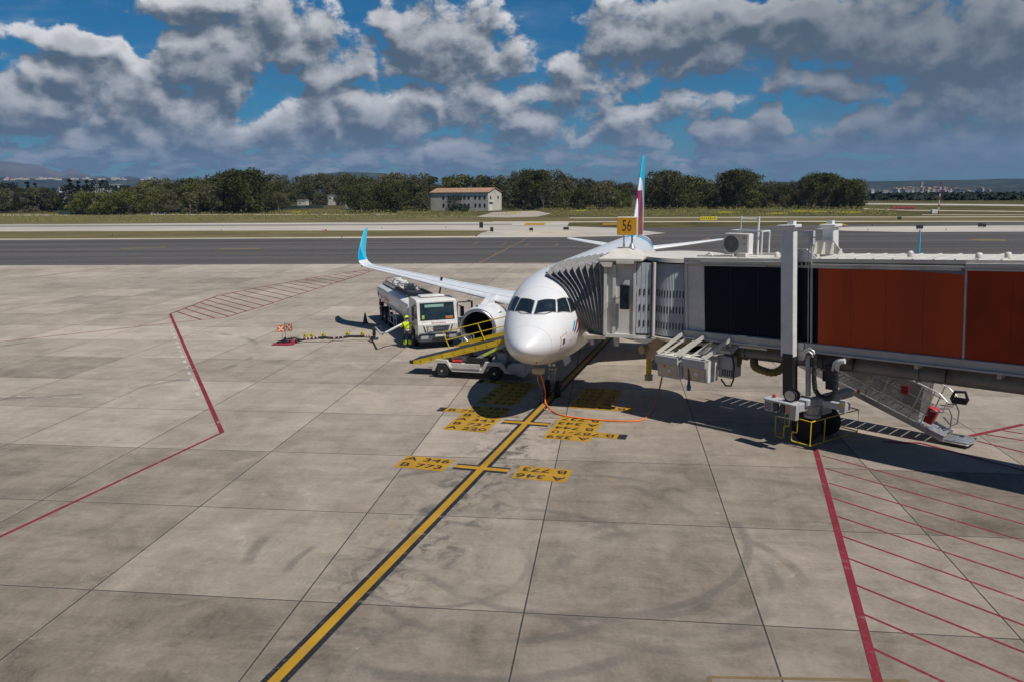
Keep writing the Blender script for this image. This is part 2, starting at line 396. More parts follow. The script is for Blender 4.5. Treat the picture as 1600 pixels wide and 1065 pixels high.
    for (px, py, r, w, ph) in ((1040, 905, 2.30, .12, 11), (1040, 905, 2.62, .10, 11), (1190, 900, 2.0, .12, 12), (870, 900, 1.6, .12, 13), (1250, 640, 2.2, .15, 15), (1000, 1010, 4.5, .2, 16)):
        c = gp(px, py); e = t.math('ABSOLUTE', t.math('SUBTRACT', t.vmath('LENGTH', t.vmath('SUBTRACT', P, tuple(c))), r))
        k = t.math('MULTIPLY', t.ss(e, w, w*.4), t.ss(t.noise(t.vmath('ADD', P, (ph*9.7, ph*3.1, 0)), 0.30, 2.0), 0.44, 0.58))
        pm = k if pm is None else t.math('MAXIMUM', pm, k)
    col = t.mix(t.math('MULTIPLY', pm, t.math('MULTIPLY', rib, 0.13)), col, (0.42, 0.385, 0.345))
    # pale wash halo and dark joint
    col = t.mix(t.ss(d, 0.016, 0.003, 0, .10), col, (0.42, 0.38, 0.33))
    col = t.mix(t.ss(d, 0.0052, 0.0024, 0, .92), col, (0.035, 0.032, 0.03))
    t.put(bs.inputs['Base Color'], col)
    t.put(bs.inputs['Roughness'], t.ss(mid, 0.2, 0.8, 0.72, 0.92)); bs.inputs['Specular IOR Level'].default_value = 0.25
    b = t.add('ShaderNodeBump'); b.inputs['Strength'].default_value = 0.25; b.inputs['Distance'].default_value = 0.01
    t.put(b.inputs['Height'], fine); t.l.new(b.outputs[0], bs.inputs['Normal'])
    return m
def groundmat(name, c1, c2, scale, stretch=(1, 1, 1), detail=8, c3=None, s3=0.05, th=(.5, .62), rough=.9, rot=0.0, fine=0.0):
    m = bpy.data.materials.new(name); m.use_nodes = True
    t = NT(m.node_tree); bs = t.n['Principled BSDF']; P = pos_nodes(t)
    if rot:
        v = t.xyz(P); P = t.comb(t.math('MULTIPLY_ADD', v[1], -math.sin(-rot), t.math('MULTIPLY', v[0], math.cos(rot))), t.math('MULTIPLY_ADD', v[0], math.sin(-rot), t.math('MULTIPLY', v[1], math.cos(rot))), 0)
    S = t.vmath('MULTIPLY', P, stretch)
    n = t.noise(S, scale, detail, 0.65, 0.3)
    col = t.mix(t.ss(n, 0.32, 0.68), c1, c2)
    if c3:
        col = t.mix(t.ss(t.noise(S, s3, 8.0, 0.7, 0.6), th[0], th[1]), col, c3)
    if fine:
        col = t.mix(t.ss(t.noise(P, fine, 4.0, .7), .35, .7, 0, .35), col, tuple(x*.45 for x in c1))
    t.put(bs.inputs['Base Color'], col); bs.inputs['Roughness'].default_value = rough; bs.inputs['Specular IOR Level'].default_value = 0.2
    return m
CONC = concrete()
ASPH = groundmat('taxiway_asphalt', (0.060, 0.056, 0.054), (0.125, 0.114, 0.108), 0.12, (.06, 2.0, 1), c3=(0.175, 0.16, 0.15), s3=0.10, th=(.54, .78), rot=R(-5), fine=1.5)
GRASS = groundmat('airfield_grass', (0.105, 0.088, 0.034), (0.180, 0.148, 0.066), 0.09, (.6, 2.2, 1), c3=(0.30, 0.24, 0.13), s3=0.05, th=(.55, .72), fine=.8)
MEADOW = groundmat('meadow', (0.040, 0.046, 0.014), (0.085, 0.078, 0.027), 0.06, (1, 1.4, 1), c3=(0.30, 0.26, 0.17), s3=0.028, th=(.62, .78), fine=.5)
FIELD = groundmat('far_fields', (0.022, 0.031, 0.016), (0.060, 0.062, 0.030), 0.004, (1, 2.0, 1), c3=(0.014, 0.022, 0.014), s3=0.012, th=(.45, .6))
ROADC = groundmat('service_road_concrete', (0.40, 0.36, 0.30), (0.50, 0.46, 0.40), 0.09, (.3, 2, 1), c3=(0.33, .3, .26), s3=.06)
ROADD = groundmat('worn_road', (0.17, 0.16, 0.15), (0.24, 0.23, 0.21), 0.09, (.1, 3, 1))
SAND = groundmat('sandy_shoulder', (0.44, 0.37, 0.28), (0.54, 0.47, 0.37), 0.15, c3=(0.30, .25, .17), s3=.08, th=(.55, .7))
DIRT = groundmat('bare_yard', (0.30, 0.26, 0.21), (0.42, 0.37, 0.31), 0.08, c3=(0.12, .11, .05), s3=.06, th=(.55, .66))
def paint(name, c, wear=.5, under=(0.30, 0.26, 0.22), sc=2.2):
    m = bpy.data.materials.new(name); m.use_nodes = True
    t = NT(m.node_tree); bs = t.n['Principled BSDF']; P = pos_nodes(t)
    n = t.noise(P, sc, 8.0, 0.72, 0.6); f = t.noise(P, 0.7, 5.0, 0.6)
    col = t.mix(t.ss(f, .3, .7), tuple(x*.78 for x in c), c)
    col = t.mix(t.ss(n, .55, .74, 0, wear), col, under)
    col = t.mix(t.ss(t.noise(P, 6., 6.0, .7), .58, .75, 0, .4), col, tuple(x*.5 for x in c))
    col = t.mix(t.ss(t.noise(t.vmath('MULTIPLY', P, (1.0, .35, 1)), 0.9, 7.0, .7, .8), .56, .70, 0, .5), col, (0.06, 0.055, 0.05))
    col = t.mix(t.ss(t.noise(P, 16., 5.0, .75), .60, .68, 0, .55), col, under)
    t.put(bs.inputs['Base Color'], col); bs.inputs['Roughness'].default_value = .75; bs.inputs['Specular IOR Level'].default_value = .25
    return m
PYEL = paint('yellow_line_paint', (0.44, 0.245, 0.020), .75)
PBLK = paint('black_line_paint', (0.020, 0.021, 0.027), .5)
PRED = paint('red_line_paint', (0.22, 0.023, 0.036), .65)
PWHT = paint('white_line_paint', (0.50, 0.48, 0.44), .85)
PFADE = paint('faded_yellow_paint', (0.21, 0.145, 0.075), .8, (0.095, .092, .09), .5)

def sheet(name, pts, z, m, kind='structure'):
    """flat ground area from surveyed photo points"""
    mb = MB(); mb.add([(p[0], p[1], z) for p in pts], [list(range(len(pts)))])
    o = mb.build(name, m); me = o.data
    if me.polygons[0].normal.z < 0: me.flip_normals()
    return tag(o, kind=kind)
def px(*pp): return [gp(*p) for p in pp]
def band(name, l0, l1, m, z, ext=0.6):
    """strip between two photo lines, each given by its heights at x=0 and x=1600, carried on past the frame"""
    def line(l):
        a, b = gp(0, l[0]), gp(1600, l[1]); d = b-a; return a-d*ext, b+d*ext
    a, b = line(l0); c, d = line(l1)
    return sheet(name, [a, b, d, c], z, m)
# terrain: one sheet to the horizon, falling away gently beyond the right side of the airfield
def terrain():
    rad = [0, 40, 90, 150, 220, 300, 400, 500, 600, 750, 1000, 1400, 2000, 2800, 4000, 6000, 9000, 14000, 22000]
    vs = []; fs = []; n = 120
    for i, r in enumerate(rad):
        for j in range(n):
            a = 2*math.pi*j/n; z = -0.03
            ra = math.atan2(math.sin(a), math.cos(a))
            k = min(1, max(0, (ra-0.12)/0.25)) if ra < 1.6 else max(0, 1-(ra-1.6)/.5)
            if r > 500: z -= k*k*(3-2*k)*min(r-500, 3500)*0.0085
            vs.append((r*math.sin(a), r*math.cos(a), z))
    for i in range(len(rad)-1):
        for j in range(n):
            j2 = (j+1) % n
            if i == 0: fs.append([j, n+j2, n+j][::-1]) if False else fs.append([0, n+j, n+j2])
            else: fs.append([i*n+j, i*n+j2, (i+1)*n+j2, (i+1)*n+j])
    mb = MB(); mb.add(vs, fs)
    m = bpy.data.materials.new('terrain'); m.use_nodes = True
    t = NT(m.node_tree); bs = t.n['Principled BSDF']; P = pos_nodes(t)
    L = t.vmath('LENGTH', P)
    n1 = t.noise(t.vmath('MULTIPLY', P, (1, 1.5, 1)), .06, 8, .65, .4); n2 = t.noise(P, .5, 4, .7)
    near = t.mix(t.ss(n1, .35, .65), (0.058, 0.054, 0.018), (0.125, 0.104, 0.040))
    near = t.mix(t.ss(n2, .4, .75, 0, .5), near, (0.022, 0.026, 0.010))
    f1 = t.noise(t.vmath('MULTIPLY', P, (1, 2.4, 1)), .006, 8, .7, .6)
    far = t.mix(t.ss(f1, .4, .6), (0.014, 0.022, 0.014), (0.055, 0.058, 0.030))
    t.put(bs.inputs['Base Color'], t.mix(t.ss(L, 420., 800.), near, far)); bs.inputs['Roughness'].default_value = .95; bs.inputs['Specular IOR Level'].default_value = .1
    o = mb.build('ground', m, smooth=180); tag(o, kind='structure')
terrain()
apron_far = [gp(0, 415), gp(1600, 408)]; dv = apron_far[1]-apron_far[0]
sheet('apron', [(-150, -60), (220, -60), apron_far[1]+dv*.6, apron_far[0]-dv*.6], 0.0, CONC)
band('taxiway', (415, 408), (374, 346.5), ASPH, -0.004)
# left of the junction: shoulder, grass, service road, far grass
sheet('grass_verge', [gp(-700, 373), *px((0, 373.5), (400, 371.5), (742, 369), (752, 364.5), (768, 360.4), (400, 360.6), (0, 362)), gp(-700, 364)], 0.008, GRASS)
sheet('sandy_shoulder', [gp(-700, 375.5), *px((0, 375), (400, 373), (745, 371.3), (742, 369), (400, 371.5), (0, 373.5)), gp(-700, 373)], 0.006, SAND)
sheet('service_road', [gp(-700, 364), *px((0, 362), (400, 360.6), (768, 360.4), (886, 354.4), (890, 346.6), (400, 348.6), (0, 351)), gp(-700, 354)], 0.004, ROADC)
sheet('road_lane', [gp(-700, 358), *px((0, 355.2), (400, 353.2), (800, 351.6), (800, 350), (400, 351), (0, 352.8)), gp(-700, 356)], 0.010, ROADD)
sheet('pavement', px((742, 371.4), (752, 364.5), (768, 360.2), (886, 354), (960, 356), (1040, 364.4), (1000, 368.6), (880, 370.8)), 0.012, ROADC)
sheet('sandy_patch', px((778, 366), (800, 361.2), (880, 360.6), (916, 363.6), (880, 366.5), (820, 367.5)), 0.016, SAND)
sheet('far_grass', [gp(-700, 354), *px((0, 351), (400, 348.6), (890, 346.6), (1600, 345.0)), gp(2300, 343), gp(2300, 336), *px((1600, 338.4), (900, 340.2), (620, 334.8), (0, 336)), gp(-700, 338)], -0.012, GRASS)
sheet('perimeter_track', px((0, 337), (300, 336.2), (620, 335.4), (620, 334.6), (300, 335.2), (0, 335.8)), 0.004, SAND)
sheet('perimeter_track', px((890, 341.2), (1200, 340.2), (1700, 339.2), (1700, 338.2), (1200, 339.2), (890, 340.2)), 0.004, SAND)
sheet('taxiway_edge', px((770, 348.2), (1100, 347.4), (1700, 346.8), (1700, 345.4), (1100, 346.0), (770, 346.6)), 0.020, SAND)
sheet('pavement', px((1273, 357.5), (1330, 354.6), (1600, 352.4), (1700, 352), (1700, 362), (1600, 362.2), (1420, 363), (1320, 361)), 0.012, ROADC)
sheet('bare_yard', px((745, 339), (770, 332), (835, 329.5), (862, 334), (840, 338.6), (790, 340)), 0.004, DIRT)
sheet('runway', px((1340, 317.6), (1800, 321.6), (1800, 324.4), (1340, 319.6)), 0.004, ROADC)
sheet('far_track', px((1350, 326), (1420, 328.3), (1800, 332.5), (1800, 333.6), (1420, 329.4), (1350, 327.2)), 0.004, SAND)
sheet('far_track', px((1440, 335.5), (1800, 336.0), (1800, 337.0), (1440, 336.2)), 0.004, SAND)
for q in (((818, 352), (850, 352), (853, 348.8), (822, 348.8)), ((941, 351.6), (966, 351.6), (966, 349.6), (942, 349.6)), ((1277, 350.4), (1326, 352.8), (1318, 350), (1290, 349.2))):
    sheet('yellow_marking', px(*q), 0.024, PYEL)
for q in (((1515, 376), (1572, 377), (1570, 374), (1520, 373.5)), ((335, 390), (405, 389.3), (408, 387.6), (350, 388.4)), ((185, 389.4), (258, 387), (258, 386), (190, 388.2)),
          ((1085, 378), (1108, 372), (1110, 373), (1090, 379)), ((737, 382), (746, 379), (749, 379), (740, 382)), ((783, 382.5), (790, 379.5), (793, 379.5), (786, 382.5)), ((818, 384), (825, 381), (829, 381), (822, 384)), ((865, 384), (870, 381.5), (874, 381.5), (869, 384)), ((746, 411.6), (824, 371.8), (826, 371.8), (750, 411.6)), ((818, 372), (900, 352), (901, 352), (821, 372))):
    sheet('faded_marking', px(*q), 0.006, PFADE)

# ------------------------------------------------------------------ painted apron markings
def strip(mb, a, b, w, z=0.004):
    a = Vector((a[0], a[1], 0)); b = Vector((b[0], b[1], 0)); d = (b-a).normalized(); n = Vector((-d.y, d.x, 0))*w/2
    return mb.add([(p.x, p.y, z) for p in (a-n, b-n, b+n, a+n)], [[0, 1, 2, 3]])
def mark(mb, name, m): return tag(mb.build(name, m), kind='structure')
# lead-in line: yellow with black edges, two stop bars
mb = MB(); strip(mb, acw(-19.5, .02), acw(48, .02), .52, 0.004)
for s in (-5.1, .56): strip(mb, acw(s, 1.0), acw(s, -.95), .56, 0.008)
mark(mb, 'lead_in_border', PBLK)
mb = MB(); strip(mb, acw(-19.5, .02), acw(48, .02), .24, 0.012)
for s in (-5.1, .56): strip(mb, acw(s, 1.0), acw(s, -.95), .27, 0.016)
mark(mb, 'lead_in_line', PYEL)
# yellow plates with aircraft types, in aircraft coordinates
plates = MB(); ptext = MB(); ptag = MB()
RW = .62
def plate(s0, rows, bc, flip, wid=1.82, tags=()):
    """rows listed from far to near; flip = lettering read from the aircraft side"""
    for i, tx in enumerate(rows):
        s = s0-RW*i-RW/2; w = wid; c = bc
        k = len(tx) > 6
        if k: w = 2.75; c = bc+(.47 if not flip else -.47)
        plates.add([tuple(acw(s+a*RW/2, c+b*w/2, .010 if k else .006)) for a, b in ((-1, -1), (-1, 1), (1, 1), (1, -1))], [[0, 1, 2, 3]])
        if i in tags:
            e = c+(w/2+.16 if not flip else -w/2-.16)
            ptag.add([tuple(acw(s+a*RW/2, e+b*.17, .008)) for a, b in ((-1, -1), (-1, 1), (1, 1), (1, -1))], [[0, 1, 2, 3]])
        ex = -AXB*1.38 if not flip else AXB*1.38; ey = AXA if not flip else -AXA
        ptext.text(tx, acw(s-(.0), c, .018), ex, ey, .50)
plate(-4.46, ['A 346', 'B 773'], 2.13, False)
plate(-4.46, ['B 773', 'A 346'], -2.12, True)
plate(2.62, ['A 359', 'B 787-10', 'B 777', 'A 343', 'B 737', 'A 220'], 2.12, False, tags=(1,))
plate(7.35, ['B 787-9', 'B 772', 'A 342', 'A 330', 'B 757', 'A 321', 'A 320'], 2.15, False, tags=(0,))
plate(7.0, ['A 320', 'A 321', 'B 757', 'A 330', 'B 772', 'B 787-9'], -2.05, True)
plate(1.85, ['B 737', 'A 343', 'B 744', 'B 787-10', 'A 359'], -2.05, True, tags=(3,))
mark(plates, 'yellow_plates', PYEL); mark(ptext, 'black_lettering', PBLK); mark(ptag, 'black_patch', PBLK)
# red boundary on the left
mb = MB(); 
g = [gp(*q) for q in ((-120, 894), (347, 675), (266, 491))]
strip(mb, g[0], g[1]+(g[1]-g[0]).normalized()*.08, .13); strip(mb, g[1], g[2], .19, .007)
T = [gp(*q) for q in ((265, 491), (339.6, 462.4), (400, 450), (498, 432.5), (578, 421))]
Bq = [gp(*q) for q in ((-200, 553.5), (0, 534), (266.6, 504.7), (353, 495.7), (400, 482), (561, 430), (585, 422))]
for k in range(4): strip(mb, T[k], T[k+1], .17, .004+.001*k)
for k in range(6): strip(mb, Bq[k], Bq[k+1], .14, .004+.001*k)
d0 = (gp(309.5, 500.8)-gp(273.5, 488.8)).normalized()
def isect(p, d, a, b):
    e = b-a; den = d.x*e.y-d.y*e.x
    if abs(den) < 1e-9: return None
    w = a-p; t_ = (w.x*e.y-w.y*e.x)/den; u_ = (w.x*d.y-w.y*d.x)/den
    return (t_, p+d*t_) if 0 <= u_ <= 1 else None
tot = [T[0]]; 
seg = [(T[k+1]-T[k]).length for k in range(4)]; L = sum(seg); sp = (gp(285, 483.9)-gp(273.5, 488.8)).length
x = sp*.8
while x < L-.5:
    k = 0; y = x
    while y > seg[k]: y -= seg[k]; k += 1
    q = T[k]+(T[k+1]-T[k])*(y/seg[k])
    for j in range(2, 6):
        r = isect(q, d0, Bq[j], Bq[j+1])
        if r and r[0] > 0: strip(mb, q, r[1], .13, .013); break
    x += sp
# red boundary and hatching on the right
a = gp(1274, 700); b = gp(1372, 1065); strip(mb, a, b+(b-a)*.35, .19, .008)
S7 = 400/1002.0
for (x0, y0, x1, y1) in ((210, 178, 1002, 390), (225, 228, 1002, 447), (238, 285, 1002, 512), (255, 345, 1002, 583), (270, 415, 1002, 658), (290, 493, 1002, 745), (315, 580, 1002, 842), (340, 683, 1002, 948), (370, 797, 1002, 1068), (405, 930, 690, 1065), (435, 1080, 1002, 1350)):
    p = gp(1200+x0*S7, 640+y0*S7); q = gp(1200+x1*S7, 640+y1*S7); strip(mb, p, q+(q-p)*.4, .075, .004)
for (x0, y0, x1, y1, w) in ((450, 124, 600, 130, .2), (600, 130, 840, 195, .16), (840, 195, 1100, 262, .12), (700, 122, 1002, 56, .2), (850, 95, 1002, 120, .1), (780, 112, 1002, 166, .1), (920, 80, 1002, 94, .1)):
    p = gp(1200+x0*S7, 640+y0*S7); q = gp(1200+x1*S7, 640+y1*S7); strip(mb, p, q, w, .010)
mark(mb, 'red_marking', PRED)
mb = MB()
a, b = gp(266, 509), gp(312, 623); n = 14
for i in range(n):
    p = a.lerp(b, (i+.1)/n); q = a.lerp(b, (i+.55)/n); strip(mb, p, q, .17)
a, b = gp(-60, 617.5), gp(312, 623.5); n = 13
for i in range(n):
    p = a.lerp(b, (i+.1)/n); q = a.lerp(b, (i+.72)/n); strip(mb, p, q, .09, .006)
# white figures on the red line
for pxy, tx in (((283, 539), '54'), ((303, 577), '56'), ((341, 659), '54-56')):
    c = gp(*pxy); d = (g[2]-g[1]).normalized(); n_ = Vector((-d.y, d.x, 0)); mb.text(tx, c+Vector((0, 0, .012)), -d, -n_, .17)
mark(mb, 'white_marking', PWHT)
mb = MB(); strip(mb, gp(-100, 452), gp(235, 410), .22); strip(mb, gp(1108, 1057), gp(1420, 1063), .09); strip(mb, gp(1108, 1057), gp(1113, 1085), .09, .006)
mark(mb, 'faded_marking', PFADE)

# ================================================================== AIRCRAFT
Z0 = 3.82
FST = [(0, -.72, -.72, 0), (.03, -.60, -.84, .15), (.1, -.50, -.94, .27), (.3, -.33, -1.10, .49), (.6, -.12, -1.27, .72), (1.0, .11, -1.43, .95), (1.5, .41, -1.58, 1.17), (2.0, .76, -1.70, 1.36), (2.4, 1.08, -1.78, 1.48), (2.8, 1.36, -1.84, 1.58), (3.2, 1.56, -1.90, 1.67), (3.6, 1.70, -1.94, 1.74), (4.4, 1.89, -2.0, 1.86), (5.4, 2.01, -2.05, 1.94), (6.5, 2.065, -2.07, 1.972), (8, 2.07, -2.07, 1.975), (12, 2.07, -2.07, 1.975), (18, 2.07, -2.07, 1.975), (23.5, 2.07, -2.07, 1.975), (25.5, 2.07, -1.98, 1.95), (28, 2.07, -1.60, 1.84), (30, 2.06, -1.08, 1.62), (32, 2.0, -.42, 1.30), (34, 1.85, .22, .92), (36, 1.58, .78, .50), (37.2, 1.34, 1.06, .2), (37.5, 1.26, 1.14, .1)]
_w = [math.sqrt(r[0]) for r in FST]
def catmull(x, xs, ys):
    i = max(0, min(len(xs)-2, int(np.searchsorted(xs, x)-1)))
    x0, x1 = xs[i], xs[i+1]; h = x1-x0; t_ = (x-x0)/h
    def sl_(k):
        if k == 0: return (ys[1]-ys[0])/(xs[1]-xs[0])
        if k == len(xs)-1: return (ys[-1]-ys[-2])/(xs[-1]-xs[-2])
        a_ = (ys[k]-ys[k-1])/(xs[k]-xs[k-1]); b_ = (ys[k+1]-ys[k])/(xs[k+1]-xs[k])
        return 0 if a_*b_ <= 0 else 2*a_*b_/(a_+b_)
    m0, m1 = sl_(i)*h, sl_(i+1)*h
    return (2*t_**3-3*t_**2+1)*ys[i]+(t_**3-2*t_**2+t_)*m0+(-2*t_**3+3*t_**2)*ys[i+1]+(t_**3-t_**2)*m1
def fprof(s):
    w = math.sqrt(max(s, 0)); return [catmull(w, _w, [r[k] for r in FST]) for k in (1, 2, 3)]
def fsurf(s, th, off=0.0):
    """point on the fuselage skin; th degrees from the crown, + starboard"""
    def P(s_, a_):
        t_, b_, h_ = fprof(s_); return Vector((s_, h_*math.sin(a_), Z0+(t_+b_)/2+(t_-b_)/2*math.cos(a_)))
    a_ = R(th); p = P(s, a_)
    if off:
        n = (P(s+.02, a_)-P(max(0, s-.02), a_)).cross(P(s, a_+.02)-P(s, a_-.02)).normalized()
        if n.dot(p-Vector((s+.8, 0, Z0-.2))) < 0: n = -n
        p = p+n*off
    return p
def spatch(mb, quad, off, n=6, inset=0.0):
    """curved patch on the fuselage: quad of (s, th)"""
    c = [sum(q[k] for q in quad)/4 for k in (0, 1)]
    quad = [tuple(q[k]+(c[k]-q[k])*inset for k in (0, 1)) for q in quad]
    rows = []
    for i in range(n+1):
        for j in range(n+1):
            u_, v_ = i/n, j/n
            p = [lerp(lerp(quad[0][k], quad[1][k], u_), lerp(quad[3][k], quad[2][k], u_), v_) for k in (0, 1)]
            rows.append(fsurf(p[0], p[1], off))
    return mb.add(rows, [[i*(n+1)+j, (i+1)*(n+1)+j, (i+1)*(n+1)+j+1, i*(n+1)+j+1] for i in range(n) for j in range(n)])

def livery():
    m = bpy.data.materials.new('fuselage_livery'); m.use_nodes = True
    t = NT(m.node_tree); bs = t.n['Principled BSDF']
    P = t.add('ShaderNodeTexCoord').outputs['Object']; v = t.xyz(P)
    n = t.noise(P, 1.3, 5, .6)
    c = t.mix(t.ss(n, .3, .7), (0.69, 0.695, 0.705), (0.72, 0.722, 0.73))
    drip = t.math('MULTIPLY', t.ss(v[2], 2.7, 1.7), t.ss(t.noise(t.vmath('MULTIPLY', P, (1.2, 6, 2)), 2., 5, .65), .4, .75, 0, .55))
    c = t.mix(drip, c, (0.50, 0.40, 0.30))
    k = t.math('MULTIPLY_ADD', t.math('SUBTRACT', 5.9, v[2]), -1.15, t.math('SUBTRACT', v[0], 28.7))
    def band_(lo, hi): return t.math('MULTIPLY', t.math('GREATER_THAN', k, lo), t.math('LESS_THAN', k, hi))
    c = t.mix(band_(0.0, 1.3), c, (0.02, 0.42, 0.62)); c = t.mix(band_(1.6, 2.5), c, (0.28, 0.012, 0.055))
    # skin joints
    for sx in (1.02, 2.98, 5.9, 9.6, 13.2, 17.0, 21.0, 25.0):
        c = t.mix(t.math('MULTIPLY', t.math('LESS_THAN', t.math('ABSOLUTE', t.math('SUBTRACT', v[0], sx)), .012), .5 if sx < 1.5 else .40), c, (0.30, 0.30, 0.32))
    t.put(bs.inputs['Base Color'], c); bs.inputs['Roughness'].default_value = .30; bs.inputs['Coat Weight'].default_value = .3; bs.inputs['Coat Roughness'].default_value = .12
    return m
def finlivery():
    m = bpy.data.materials.new('fin_livery'); m.use_nodes = True
    t = NT(m.node_tree); bs = t.n['Principled BSDF']
    v = t.xyz(t.add('ShaderNodeTexCoord').outputs['Object'])
    q = t.math('MULTIPLY_ADD', v[2], -.80, v[0])          # constant along the sweep
    c = t.mix(t.math('GREATER_THAN', t.math('MULTIPLY_ADD', q, .55, v[2]), 23.9), (0.74, 0.745, 0.755), (0.02, 0.42, 0.62))
    bg = t.math('MULTIPLY', t.math('GREATER_THAN', t.math('MULTIPLY_ADD', v[2], -.45, v[0]), 28.1), t.math('LESS_THAN', t.math('MULTIPLY_ADD', v[2], .35, v[0]), 36.6))
    bg = t.math('MULTIPLY', bg, t.math('LESS_THAN', v[0], 35.3)); bg = t.math('MULTIPLY', bg, t.math('LESS_THAN', v[2], 9.1))
    c = t.mix(bg, c, (0.28, 0.012, 0.055))
    lo = t.math('MULTIPLY', t.math('LESS_THAN', v[2], 7.2), t.math('LESS_THAN', q, 25.05))
    c = t.mix(lo, c, (0.02, 0.42, 0.62))
    t.put(bs.inputs['Base Color'], c); bs.inputs['Roughness'].default_value = .28; bs.inputs['Coat Weight'].default_value = .3
    return m
LIV = livery()
WINGM = mat('wing_grey_white', (0.66, 0.68, 0.70), 0.38, var=0.05, dirt=(0.45, .45, .45), dirt_amt=.3)
NACW = mat('nacelle_white', (0.70, 0.70, 0.705), 0.28, var=0.03, coat=.3)
def airfoil(chord, thick, n=14):
    up = []; lo = []
    for i in range(n+1):
        x = .5-.5*math.cos(math.pi*i/n)
        yt = 5*thick*(.2969*math.sqrt(x)-.126*x-.3516*x*x+.2843*x**3-.1036*x**4)
        up.append((x*chord, yt*chord*1.05)); lo.append((x*chord, -yt*chord*.85))
    return up[::-1]+lo[1:-1]
def aircraft():
    root = thing('airliner', 'white twin jet airliner nose-on at the stand beside the boarding bridge', 'airplane', AC0, AC_ANG)
    # fuselage
    ss_ = sorted(set([0.0015*k*k for k in range(1, 26)]+[1+.2*k for k in range(0, 30)]+[7, 8, 10, 12, 15, 18, 21, 23.5, 24.5, 25.5, 26.5, 28, 29, 30, 31, 32, 33, 34, 35, 36, 36.6, 37.2, 37.5]))
    mb = MB(); rings = []
    for s in ss_:
        rings.append([fsurf(s, 360*j/56) for j in range(56)])
    rings.insert(0, [Vector((0, 0, Z0-.72))+(p-Vector((rings[0][0].x, 0, Z0-.72)))*.02 for p in rings[0]])
    mb.loft(rings, True); fus = mb.build('fuselage', LIV, root, smooth=180)
    # belly fairing
    mb = MB(); rr = []
    for s, hw, zt, zb in ((10.6, .4, 2.0, 1.80), (11.6, 1.5, 2.5, 1.62), (13, 2.02, 2.7, 1.5), (18, 2.05, 2.7, 1.5), (20.5, 1.6, 2.5, 1.58), (22, .4, 1.95, 1.74)):
        rr.append([Vector((s, hw*math.cos(R(15*j)), (zt+zb)/2+(zt-zb)/2*math.sin(R(15*j)))) for j in range(24)])
    mb.loft(rr); mb.build('belly_fairing', LIV, root, smooth=60)
    # cockpit glazing
    fr = mat('windscreen_frame', (0.36, 0.37, 0.38), .4, .3)
    panes = [[(2.24, 2.6), (2.54, 29.8), (2.06, 40.0), (1.60, 2.4)], [(2.57, 31.4), (2.95, 41.8), (2.63, 61.5), (2.09, 42)], [(2.99, 42.8), (3.14, 48.5), (3.05, 66), (2.67, 62.8)]]
    for sg in (1, -1):
        for quad in panes:
            q = [(a_, b_*sg) for a_, b_ in quad]
            f = spatch(MB(), q, .006, inset=-.05).build('window_frame', fr, root, smooth=180)
            spatch(MB(), q, .014, inset=.035).build('windscreen_pane', GLASS, f, smooth=180)
    # windscreen wipers
    for sg in (1, -1):
        MB().tube([fsurf(1.62, 6*sg, .03), fsurf(1.72, 22*sg, .035), fsurf(1.95, 32*sg, .03)], .012, 5).build('wiper', BLACK, root)
    # emblem on the port cheek: three slanted bars
    em = MB(); em.slot(0)
    spatch(em, [(2.66, -76.5), (2.80, -77), (2.56, -89), (2.42, -88.5)], .008); em.slot(1)
    spatch(em, [(2.90, -77.5), (3.04, -78), (2.70, -93), (2.56, -92.5)], .008)
    spatch(em, [(3.02, -86), (3.16, -86.5), (2.93, -97.5), (2.79, -97)], .008)
    em.build('emblem', [CYAN, BURG], root, smooth=180)
    sp = MB(); spatch(sp, [(1.56, -81), (1.98, -80), (2.02, -108), (1.58, -110)], .006)
    f = sp.build('static_port_outline', mat('pale_red_line', (.55, .25, .22), .4), root, smooth=180)
    spatch(MB(), [(1.60, -82.5), (1.94, -81.5), (1.98, -106), (1.62, -108)], .010).build('port_panel', NACW, f, smooth=180)
    spatch(MB(), [(1.70, -89), (1.84, -89), (1.86, -100), (1.71, -101)], .014).build('static_port', mat('bare_metal', (.12, .11, .10), .4, .6), f, smooth=180)
    MB().box((.93, -.35, Z0-1.36), (.16, .03, .03)).build('probe', DARK, root)
    for sg in (1, -1):
        mb = MB(); mb.tube([fsurf(2.2, 98*sg), fsurf(2.2, 98*sg, .12), fsurf(2.05, 98*sg, .14)], .018, 6); mb.build('pitot_probe', STEEL, root)
    mb = MB(); c = fsurf(4.3, 0); mb.prism([c+Vector((-.1, -.015, -.05)), c+Vector((.22, -.015, -.05)), c+Vector((.24, -.015, .38)), c+Vector((.12, -.015, .38))], (0, .03, 0)); mb.build('antenna', NACW, root)
    mb = MB(); c = fsurf(7.4, 180); mb.prism([c+Vector((-.1, -.015, .05)), c+Vector((.3, -.015, .05)), c+Vector((.36, -.015, -.34)), c+Vector((.22, -.015, -.34))], (0, .03, 0)); mb.build('antenna', NACW, root)
    # wings
    ZT = 4.22
    for sg, nm in ((1, 'wing'), (-1, 'wing')):
        st = [(0.6, 11.2, 6.9, 2.62, .13), (1.9, 12.0, 6.1, 2.66, .14), (3.5, 12.85, 5.2, 2.86, .13), (6.4, 14.4, 3.95, 3.16, .118), (9, 15.75, 3.3, 3.42, .112), (12, 17.32, 2.6, 3.76, .11), (14.5, 18.6, 2.05, 4.03, .108), (16.5, 19.65, 1.62, 4.24, .105)]
        rings = []
        for y, le, ch, z, th in st: rings.append([Vector((le+x, sg*y, z+zz)) for x, zz in airfoil(ch, th)])
        w = MB().loft(rings).build('wing', WINGM, root, smooth=50)
        # slat line along the leading edge and spoiler/flap lines
        ln = MB()
